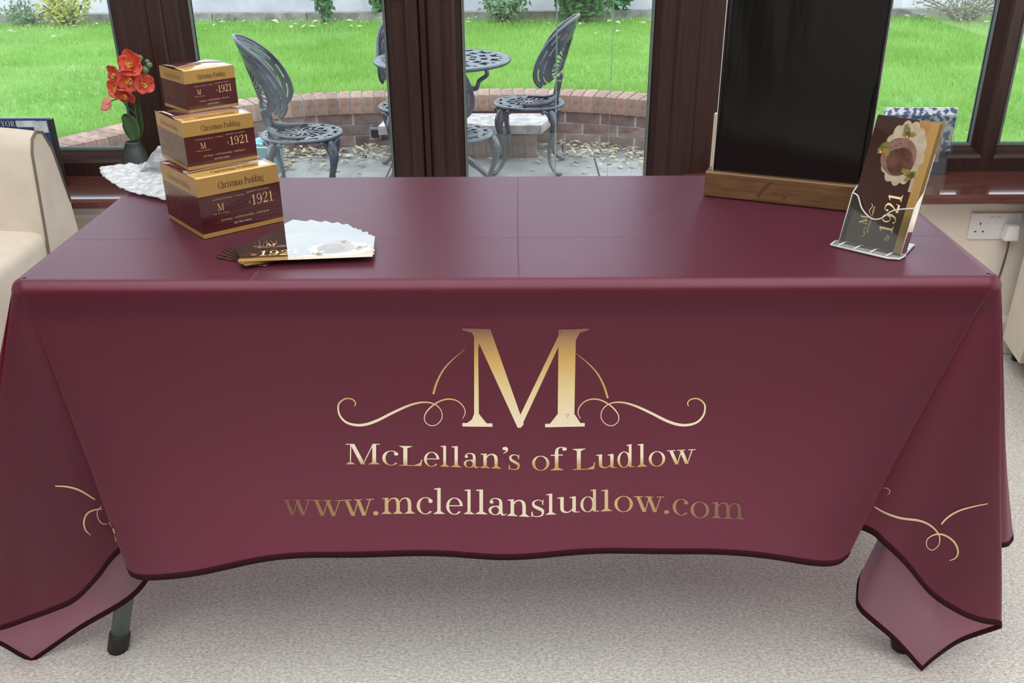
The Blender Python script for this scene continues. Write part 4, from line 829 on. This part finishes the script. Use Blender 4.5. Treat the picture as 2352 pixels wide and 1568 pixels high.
for k, a in enumerate(th_l):
    t = math.radians(a); lab = ['bottom leaflet of the fan, turned steepest and partly behind the largest box', 'second leaflet from the bottom of the fan', 'third leaflet from the bottom of the fan', 'fourth leaflet from the bottom of the fan', 'fifth leaflet from the bottom of the fan', 'fifth leaflet down from the top of the fan', 'fourth leaflet down from the top of the fan, its corner jutting out at right', 'third leaflet down from the top of the fan', 'leaflet lying directly under the top one of the fan', 'glossy leaflet on top of the fan, monogram and 1921 in gold at its left end'][k]
    e = leaflet(lab, k == 9, 'fanned leaflets on the tablecloth')
    if k == 9: del e['group']
    q = PV-Vector((cos(t)*.0349-sin(t)*.0311, sin(t)*.0349+cos(t)*.0311, 0))
    if a > 30: q += Vector((-.004, .012, 0))
    e.location = (q.x, q.y, zz); e.rotation_euler = (random.uniform(-.003, .003), random.uniform(-.003, .003), t); zz += .0009

# ------------------------------------------------------------------ acrylic holder with leaflets
ACR = glass_mat('clear_acrylic', (.93, .96, .95), 1.49, .03, 1.0)
HO = Vector((.5490, 1.488, CW)); HA = math.radians(-40.5)
ho = tag(empty('leaflet_holder', HO, HA), 'clear acrylic leaflet holder at the right end of the table', 'holder')
HW, LN = .102, math.radians(20.5)     # local x = width, y = back
def tilt(x, y, z): return (x, y*cos(LN)+z*sin(LN), z*cos(LN)-y*sin(LN)+.004)
# back plate, pocket front with a dip, pocket sides, base and feet
BH = .165; D = .022
bk_ = MB(); q = [(0, .0), (HW, .0), (HW, BH), (HW-.01, BH+.008), (.01, BH+.008), (0, BH)]
bk_.add([tilt(x, D, z) for x, z in q]+[tilt(x, D+.002, z) for x, z in q], [tuple(range(6)), tuple(range(11, 5, -1))]+[(i, i+6, (i+1) % 6+6, (i+1) % 6) for i in range(6)])
bk_.build('back_plate', ACR, ho)
top = cat([(0, .070, 0), (.010, .066, 0), (.022, .048, 0), (.040, .036, 0), (.055, .038, 0), (.068, .052, 0), (.080, .058, 0), (HW, .064, 0)], 6)
fm = MB(); vs = []; n = len(top)
for y in (-.001, .001):
    for p in top: vs.append(tilt(p.x, y, 0)); vs.append(tilt(p.x, y, p.y+.012))
fs = []
for i in range(n-1): a = 2*i; b = 2*n+2*i; fs += [(a, a+2, a+3, a+1), (b, b+1, b+3, b+2), (a+1, a+3, b+3, b+1)]
fm.add(vs, fs); fm.build('pocket_front', ACR, ho)
for x in (0, HW):
    MB().add([tilt(x+d, y, z) for d in (-.001, .001) for y, z in ((0, 0), (D, 0), (D, .105), (0, (.082 if x == 0 else .076)))], [(0, 1, 2, 3), (7, 6, 5, 4), (0, 4, 5, 1), (1, 5, 6, 2), (2, 6, 7, 3), (3, 7, 4, 0)]).build('pocket_side', ACR, ho)
EDG = mat('bright_acrylic_edge', (.80, .83, .84), .12, trans=.4, coat=1)
rimm = MB().tube([tilt(p.x, 0, p.y+.012) for p in top], .0012, 6).tube([tilt(0, 0, .082), tilt(0, D, .105)], .0011, 6).tube([tilt(HW, 0, .076), tilt(HW, D, .105)], .0010, 6).tube([tilt(0, 0, 0), tilt(0, 0, .082)], .0010, 6).tube([tilt(HW, 0, 0), tilt(HW, 0, .076)], .0009, 6).tube([tilt(HW, D+.001, 0), tilt(HW, D+.001, BH)], .0008, 6).tube([tilt(0, D+.001, .1), tilt(0, D+.001, BH)], .0008, 6)
rimm.build('polished_edges', EDG, ho, True)
bs = [(-.006, -.016), (HW-.012, -.018), (HW+.002, -.010), (HW+.004, .010), (HW, .018), (0, .018), (-.008, .004)]
MB().prism([(x, y) for x, y in bs], 'z', .0, .003).build('base_plate', mat('frosted_acrylic', (.30, .30, .32), .25, trans=.4), ho)
MB().tube([(x, y, .0018) for x, y in bs+bs[:1]], .0018, 6).build('base_rim', EDG, ho, True)
for k in range(4): MB().tube([(.006+k*.026, -.014, .003), (.010+k*.026, .002, .005), (.012+k*.026, .014, .003)], .0013, 6).build('base_rib', EDG, ho, True)
MB().prism([(HW-.002, .018), (HW+.002, .018), (HW-.004, .075), (HW-.016, .075)], 'z', 0, .002).build('rear_foot', ACR, ho)
MB().tube([(HW+.001, .018, .0015), (HW-.004, .074, .0015), (HW-.018, .074, .0015), (HW-.010, .02, .0015)], .0013, 6).build('rear_foot_rim', EDG, ho, True)
# leaflets standing in the pocket: local x of the leaflet runs up the tilted pocket, y to the left
Mh = Matrix.Translation(HO) @ Matrix.Rotation(HA, 4, 'Z')
for k in range(7):
    e = leaflet('glossy pudding leaflet standing at the front of the clear holder, picture upward' if k == 6 else 'leaflet standing behind the front one in the clear holder', k == 6, 'leaflets in the holder')
    if k == 6: del e['group']
    y = D-.003-k*.0013-.0005
    ux = Vector((0, sin(LN), cos(LN))); uyv = Vector((-1, 0, 0)); uzv = ux.cross(uyv)
    o_ = Vector(tilt(HW+.0005-.0004*k, y, .002))
    Lm = Matrix((ux, uyv, uzv)).transposed().to_4x4(); Lm.translation = o_; e.matrix_world = Mh @ Lm

# ------------------------------------------------------------------ dark board with pine base
A_ = uz(1615, 450, CW); bd = math.atan2(-.098, .236)
bo = tag(empty('display_board', (A_.x, A_.y, CW), bd), 'tall black display board standing in a pine base on the tablecloth', 'board')
PINE = mat('pine_wood', (.16, .085, .035), .42, noise=(10, (.10, .050, .020)), stretch=(1.6, 12, 14), coat=.15); PINEL = mat('pale_pine_edge', (.70, .60, .45), .5)
KNOT = mat('pine_knot', (.10, .04, .02), .4)
BLK = mat('black_film_board', (.004, .004, .0035), .16, bump=(2.2, .10, .03), stretch=(5, 1, .8), spec=.5)
WB, HB_ = .292, .048
MB().box((0, 0, 0), (WB, .016, HB_), bev=.003).build('base_rail', PINE, bo)
MB().box((0, .024, 0), (WB, .040, HB_), bev=.003).build('base_rail', PINE, bo)
MB().box((0.001, .0158, .0), (WB-.001, .0242, .012)).build('base_spacer', PINE, bo)
MB().add([(.098, -.0004, .010), (.104, -.0004, .010), (.122, -.0004, .036), (.128, -.0004, .042), (.116, -.0004, .038)], [(0, 1, 2, 3, 4)]).build('wood_knot', KNOT, bo)
MB().add([(.150+.0035*cos(a), -.0004, .014+.0025*sin(a)) for a in [k*PI/5 for k in range(10)]], [tuple(range(10))]).build('wood_knot', KNOT, bo)
pm = MB(); n = 24; vs = []; fs = []          # flat board in a gently bowed film
zt = .52
for j in range(25):
    z = .012+(zt-.012)*j/24
    for i in range(n+1):
        x = .012+(WB-.008-.012)*i/n; vs.append((x, .0185-.0015*sin(PI*i/n)*sin(PI*j/24)+.0008*sin(i*.9+j*.35)*sin(PI*j/24)*math.exp(-i/7), z))
for j in range(24):
    for i in range(n): a = j*(n+1)+i; fs.append((a, a+1, a+n+2, a+n+1))
pm.add(vs, fs); solid(pm.build('board_panel', BLK, bo, True), .004, 1)
MB().box((.0095, .0180, .012), (.0120, .0225, zt)).build('panel_edge', EDG, bo); MB().box((WB-.0085, .0180, .012), (WB-.0070, .0225, zt)).build('panel_edge', EDG, bo)
MB().box((-.000, .041, HB_-.03), (.010, .052, .148)).build('back_support', PINEL, bo)

# ------------------------------------------------------------------ lace, vase and flowers
LACE = mat('white_lace', (.84, .86, .89), .8, trans=.35, noise=(75, (.50, .55, .60)), bump=(130, .9, .004))
p0 = uz(232, 390, CW)
lp = [uz(x, y, CW+.003) for x, y in ((232, 386), (236, 402), (252, 416), (285, 436), (330, 448), (385, 459), (420, 455), (430, 430), (425, 400), (400, 384), (366, 340), (350, 366), (335, 376), (318, 380), (300, 377), (285, 380), (262, 381), (246, 384))]
raise_ = [0.0, -.004, -.003, 0, 0, 0, 0, 0, 0, 0, .0, .0, 0, 0, 0, 0, 0, 0]
ctr = Vector((sum(p.x for p in lp)/len(lp), sum(p.y for p in lp)/len(lp), CW+.006))
lp = [Vector((p.x, min(p.y, 2.02), CW+.003)) for p in lp]
lp[10] = uy(366, 338, 1.90); lp[9] = uy(384, 366, 1.90); lp[11] = uy(352, 360, 1.91); lp[12] = uy(338, 374, 1.93)
rim_ = cat(lp, 10, closed=True); n = len(rim_); m = MB(); vs = []; K = 12
nrm_ = []
for i, p in enumerate(rim_):
    sc_ = 1+.035*abs(sin(i*PI/5))
    for k in range(K+1):
        t = k/K; q = ctr.lerp(p, t*(sc_ if k == K else 1)); q = Vector(q); q.z = max(q.z, CW+.001)+.004*sin(q.x*60+q.y*30)*t*(1-t)*2+.0015*sin(q.x*210)*sin(q.y*190)+.002
        vs.append(q)
fs = []
for i in range(n):
    j = (i+1) % n
    for k in range(K):
        pass
        a = i*(K+1)+k; b = j*(K+1)+k; fs.append((a, a+1, b+1, b) if k else (a, a+1, b+1))
m.add(vs, fs); lc = solid(m.build('lace_cloth', LACE, None, True), .0012, 0); tag(lc, 'crumpled white lace mat with scalloped edge behind the pudding boxes', 'lace mat')
VY = 2.715; vx = uy(318, 400, VY).x; VZ = .488
VASE = mat('dark_grey_vase', (.035, .048, .048), .38); 
va = tag(empty('vase', (vx, VY, VZ)), 'dark grey tapered vase on the left sill behind the lace mat', 'vase')
vt = uy(318, 325, VY).z-VZ
MB().lathe([(.030, 0), (.041, .012), (.044, vt*.30), (.040, vt*.55), (.028, vt*.85), (.0215, vt*.97), (.0225, vt), (.0195, vt), (.018, vt*.9), (.02, vt*.5)], 32).build('body', VASE, va, True)
PET = mat('coral_petal', (.80, .085, .045), .5, noise=(30, (.92, .22, .15)), trans=.35); YEL = mat('yellow_throat', (.75, .42, .08), .5); PGR = mat('dark_green_leaf', (.035, .085, .03), .4, trans=.15, noise=(12, (.06, .12, .05))); BUD = mat('green_bud', (.11, .19, .10), .4); PINK = mat('pale_petal_edge', (.93, .42, .34), .5, trans=.4)
fl = tag(empty('flower_stem', (vx, VY, VZ+vt-.03)), 'artificial coral red orchid spray with green buds in the grey vase', 'flowers')
fo = Vector(fl.location)
def fp(x, y, dy=0): return uy(x, y, VY+dy)-fo
def petal(m, c, dirv, nrm, ln, wd, cup=.3):
    dirv = dirv.normalized(); nrm = (nrm-dirv*nrm.dot(dirv)).normalized(); sd = dirv.cross(nrm); vs = []; fs = []; N_ = 7; W_ = 5
    for i in range(N_):
        t = i/(N_-1); w_ = wd*math.sin(PI*min(1, .12+t*.80))**.6*(1 if t < .97 else .45)
        for j in range(W_):
            u = (j/(W_-1)-.5)*2; vs.append(c+dirv*ln*t+sd*w_*u+nrm*(cup*ln*(t*t*.5)-cup*wd*.5*(1-u*u)+.08*ln*sin(u*5+t*4)*t))
    for i in range(N_-1):
        for j in range(W_-1): a = i*W_+j; fs.append((a, a+1, a+W_+1, a+W_))
    m.add(vs, fs)
def bloom(c, face, R_, spin=0):
    face = Vector(face).normalized(); u = face.orthogonal().normalized(); v = face.cross(u)
    m = MB()
    for k in range(5):
        a = spin+k*2*PI/5; d = u*cos(a)+v*sin(a); petal(m, c, d+face*.25, face, R_*(1.0 if k % 2 else .92), R_*.52, .35)
    o = solid(m.build('bloom', PET, fl, True), .0008)
    t = MB()
    for k in range(3):
        a = spin+.6+k*2*PI/3; petal(t, c+face*R_*.12, (u*cos(a)+v*sin(a))+face*.9, face, R_*.42, R_*.20, .6)
    t.build('throat', YEL, o, True)
    q = MB().tube([c+face*R_*.1, c+face*R_*.4], [R_*.11, R_*.08], 8); q.build('stigma', PINK, o, True)
for x, y, f, R_, sp in ((303, 146, (-.1, -1, .15), .041, .3), (270, 172, (-.55, -.8, -.1), .035, 1.0), (272, 202, (-.3, -.9, .1), .036, .1), (297, 180, (.2, -.9, -.3), .040, .9), (328, 190, (.6, -.7, -.2), .034, .5), (288, 214, (-.1, -.7, -.6), .033, .2)):
    bloom(fp(x, y, random.uniform(-.02, .01)), f, R_, sp)
pm_ = MB(); c = fp(250, 232, -.01)
petal(pm_, c, Vector((-1, 0, -1.1)), Vector((0, -1, 0)), .034, .011); petal(pm_, c, Vector((-.5, 0, -1.2)), Vector((.4, -1, 0)), .026, .010); petal(pm_, c+Vector((.004, 0, .006)), Vector((-1, .1, -.5)), Vector((0, -1, .3)), .022, .010)
solid(pm_.build('drooping_bloom', PINK, fl, True), .0008)
for x, y, r in ((320, 134, .011), (333, 160, .012), (343, 149, .009), (338, 141, .007)):
    m = MB(); cc = fp(x, y, -.01); m.lathe([(.0006, -r*1.1), (r*.7, -r*.7), (r, 0), (r*.85, r*.5), (r*.5, r*.8), (.0008, r*.9)], 12, cc); m.build('bud', BUD, fl, True)
MB().tube(cat([(0, 0, -.05), fp(316, 300), fp(312, 262), fp(306, 220), fp(303, 180), fp(318, 140), fp(335, 155)], 6), .0024, 8).build('stem', PGR, fl, True)
MB().tube(cat([fp(312, 262), fp(295, 248), fp(275, 228), fp(255, 232)], 6), .0016, 6).build('stem', PGR, fl, True)
def bigleaf(pts, wd, nrm, sub):
    P = cat(pts, 6); m = MB(); N_ = len(P)-1; vs = []; fs = []
    for i, p in enumerate(P):
        t = i/N_; tg = (P[min(i+1, N_)]-P[max(i-1, 0)]).normalized(); sd = tg.cross(Vector(nrm)).normalized(); w_ = wd*math.sin(PI*(.08+.90*t))**.75
        for u in (-1, -.5, 0, .5, 1): vs.append(p+sd*w_*u+Vector(nrm)*(.25*wd*u*u))
    for i in range(N_):
        for j in range(4): a = i*5+j; fs.append((a, a+1, a+6, a+5))
    m.add(vs, fs); return solid(m.build('leaf', sub, fl, True), .0012)
bigleaf([fp(312, 322), fp(306, 300), fp(297, 278), fp(283, 263)], .024, (0, -1, 0), PGR); bigleaf([fp(316, 322, .01), fp(322, 295, .01), fp(320, 262, .01), fp(316, 225, .01)], .016, (-.5, -1, 0), PGR)

# ------------------------------------------------------------------ printed items on the sills
NAVY = mat('navy_card', (.025, .05, .13), .3); LBLU = mat('light_blue_print', (.30, .42, .62), .35, noise=(30, (.65, .72, .80))); GREYP = mat('grey_print', (.62, .66, .70), .35, noise=(50, (.4, .45, .5)))
by = 2.70; b1, b0 = uy(108, 272, by), uy(-85, 268, by)
bk2 = tag(empty('guide_book', (b0.x, by, .488)), 'navy book headed YORK on the left sill behind the armchair', 'book')
w_ = b1.x-b0.x; hh = b1.z-.488
MB().box((0, 0, 0), (w_, .02, hh), bev=.004).build('cover', NAVY, bk2); MB().box((w_-.001, .003, .002), (w_+.008, .022, hh-.004)).build('spine', DARKH, bk2)
sx0 = uy(2, 285, by).x-b0.x
MB().box((sx0+.045, -.0006, hh-.024), (sx0+.10, 0, hh-.006)).build('picture_panel', LBLU, bk2)
MB().box((sx0+.092, -.0010, hh-.040), (w_-.003, 0, hh-.007)).build('picture_panel', GREYP, bk2)
flat_text('title_lettering', 'YORK', (sx0, -.0012, hh-.021), (1, 0, 0), (0, 0, 1), .055, .0100, WINK, bk2)
gy = 2.80; q0, q1 = uy(2034, 250, gy), uy(2201, 247, gy); qb = .488
card = tag(empty('picture_card', (q0.x, gy, qb)), 'blue and white picture card in a clear stand against the right window', 'card')
w_ = q1.x-q0.x; hh = q1.z-qb
BLUP = mat('blue_pattern_print', (.10, .15, .33), .3, noise=(55, (.78, .84, .92))); BLUP.node_tree.nodes['Color Ramp'].color_ramp.elements[0].position = .48; BLUP.node_tree.nodes['Color Ramp'].color_ramp.elements[1].position = .54
SEP = mat('sepia_print', (.50, .33, .24), .3, noise=(45, (.80, .68, .58)))
MB().box((0, 0, 0), (w_*.975, .006, hh*.35)).build('navy_panel', NAVY, card); MB().box((0, 0, hh*.35), (w_, .006, hh)).build('patterned_panel', BLUP, card)
MB().box((w_*.5, -.001, hh*.19), (w_*.86, 0, hh*.80)).build('sepia_picture', SEP, card)
MB().box((-.004, -.004, -.0), (w_+.004, -.002, hh*.9)).build('clear_front', ACR, card)
flat_text('small_lettering', 'York', (w_*.60, -.0008, hh*.06), (1, 0, 0), (0, 0, 1), w_*.22, .004, WINK, card)

# ------------------------------------------------------------------ socket, plug and cable
s0, s1 = uy(2231, 487, WY), uy(2341, 547, WY); pw, ph = .150, s0.z-s1.z
so = tag(empty('wall_socket', (s0.x, WY, s1.z)), 'white double wall socket below the right sill', 'socket')
MB().box((0, -.009, 0), (pw, 0, ph), bev=.003).build('face_plate', PLAST, so)
for x in (.045, .038): pass
for x in (.060, .080): MB().box((x-.006, -.013, ph*.58), (x+.006, -.008, ph*.86), bev=.0015).build('rocker_switch', PLAST, so)
for x, z, a, b in ((.030, .60, .0035, .0075), (.019, .30, .0065, .0035), (.042, .30, .0065, .0035)): MB().box((x-a/2, -.0094, ph*z-b/2), (x+a/2, -.008, ph*z+b/2)).build('socket_hole', DARKH, so)
pg = tag(empty('plug', (s0.x+.115, WY-.009, s1.z+ph*.36)), 'white three-pin plug in the right half of the wall socket', 'plug')
m = MB(); bmx = bmesh.new(); bmesh.ops.create_cube(bmx, size=1)
for v in bmx.verts: v.co = Vector((v.co.x*.046*(1 if v.co.z < 0 else .72), v.co.y*.036-.018, v.co.z*.050))
bmesh.ops.bevel(bmx, geom=bmx.edges[:], offset=.007, segments=3, profile=.5, affect='EDGES'); bmx.verts.index_update()
m.add([v.co[:] for v in bmx.verts], [[v.index for v in f.verts] for f in bmx.faces]); bmx.free(); m.build('body', PLAST, pg, True)
for x, z, a, b in ((0, .010, .003, .007), (-.011, -.008, .006, .003), (.011, -.008, .006, .003)): MB().box((x-a/2, -.0005, z-b/2), (x+a/2, .008, z+b/2)).build('pin', mat('pin_brass', (.6, .45, .2), .3, 1) if z > 0 and a < .004 else bpy.data.materials['pin_brass'], pg)
cx_ = s0.x+.115
tag(MB().tube(cat([(cx_, WY-.026, s1.z+ph*.08), (cx_+.001, WY-.028, s1.z-.03), (cx_-.004, WY-.03, s1.z-.10), (cx_-.012, WY-.03, .12), (cx_+.01, WY-.035, FZ+.01), (cx_+.18, WY-.08, FZ+.006), (cx_+.4, WY-.06, FZ+.006)], 8), .0032, 8).build('power_cable', mat('grey_cable', (.10, .08, .07), .4), None, True), 'thin dark cable hanging down from the white plug', 'cable')
c0 = uy(2111, 457, WY)
cl = tag(empty('wall_clip', (c0.x, WY, c0.z-.028)), 'small white plastic clip on the wall below the right sill', 'clip')
MB().box((0, -.014, .010), (.020, 0, .022), bev=.002).build('body', PLAST, cl); MB().box((.008, -.010, -.006), (.012, -.004, .012)).build('hook', PLAST, cl)

# ------------------------------------------------------------------ cream armchairs
UPH = mat('cream_upholstery', (.60, .54, .46), .85, noise=(12, (.66, .60, .52)), bump=(500, .3, .001), sheen=.3, spec=.2); PIP = mat('taupe_piping', (.16, .12, .09), .7)
def armchair(loc, rz, label):
    e = tag(empty('armchair', loc, rz, label, 'armchair'), group='cream armchairs'); HWD = .31
    def back(x):
        b = -.030*(x/HWD)**2
        top_ = .775-.012*(abs(x)/HWD)**3
        return [(.425+b, .30), (.430+b, .45), (.445+b, .58), (.460+b, top_-.045), (.477+b, top_-.012), (.502+b, top_), (.528+b*.8, top_-.008), (.548+b*.4, top_-.06), (.575, .55), (.60, .32), (.61, .06), (.44, .06)]
    m = MB(); xs = [HWD*(-1+2*i/20) for i in range(21)]; vs = [(x, y, z) for x in xs for y, z in back(x)]; k = 12; fs = []
    for i in range(20):
        for j in range(k): a = i*k+j; b = i*k+(j+1) % k; fs.append((a, b, b+k, a+k))
    fs += [tuple(range(k))[::-1], tuple(range(20*k, 21*k))]
    m.add(vs, fs); o = m.build('backrest', UPH, e); smooth_angle(o, 50)
    for s_ in (-1, 1): MB().tube([(s_*(HWD+.0005), y-.001, z) for y, z in back(HWD)[:9]], .0035, 8).build('piping', PIP, e, True)
    m = MB().box((-HWD+.004, 0, .27), (HWD-.004, .50, .515), bev=.03); smooth_angle(m.build('seat_cushion', UPH, e), 60)
    smooth_angle(MB().box((-HWD+.005, .015, .08), (HWD-.005, .50, .275), bev=.015).build('seat_base', UPH, e), 60)
    for s_ in (-1, 1):
        for y in (.05, .58): MB().tube([(s_*(HWD-.05), y, .09), (s_*(HWD-.045), y+(.01 if y > .3 else -.01), 0)], [.022, .014], 10).build('leg', mat('dark_leg', (.05, .025, .015), .4) if 'dark_leg' not in bpy.data.materials else bpy.data.materials['dark_leg'], e, True)
    return e
armchair((-1.512, 1.93, FZ), 0, 'cream upholstered armchair with dark piping left of the table')
armchair((1.70, 1.98, FZ), math.radians(-10), 'cream upholstered armchair at the right edge beyond the table corner')
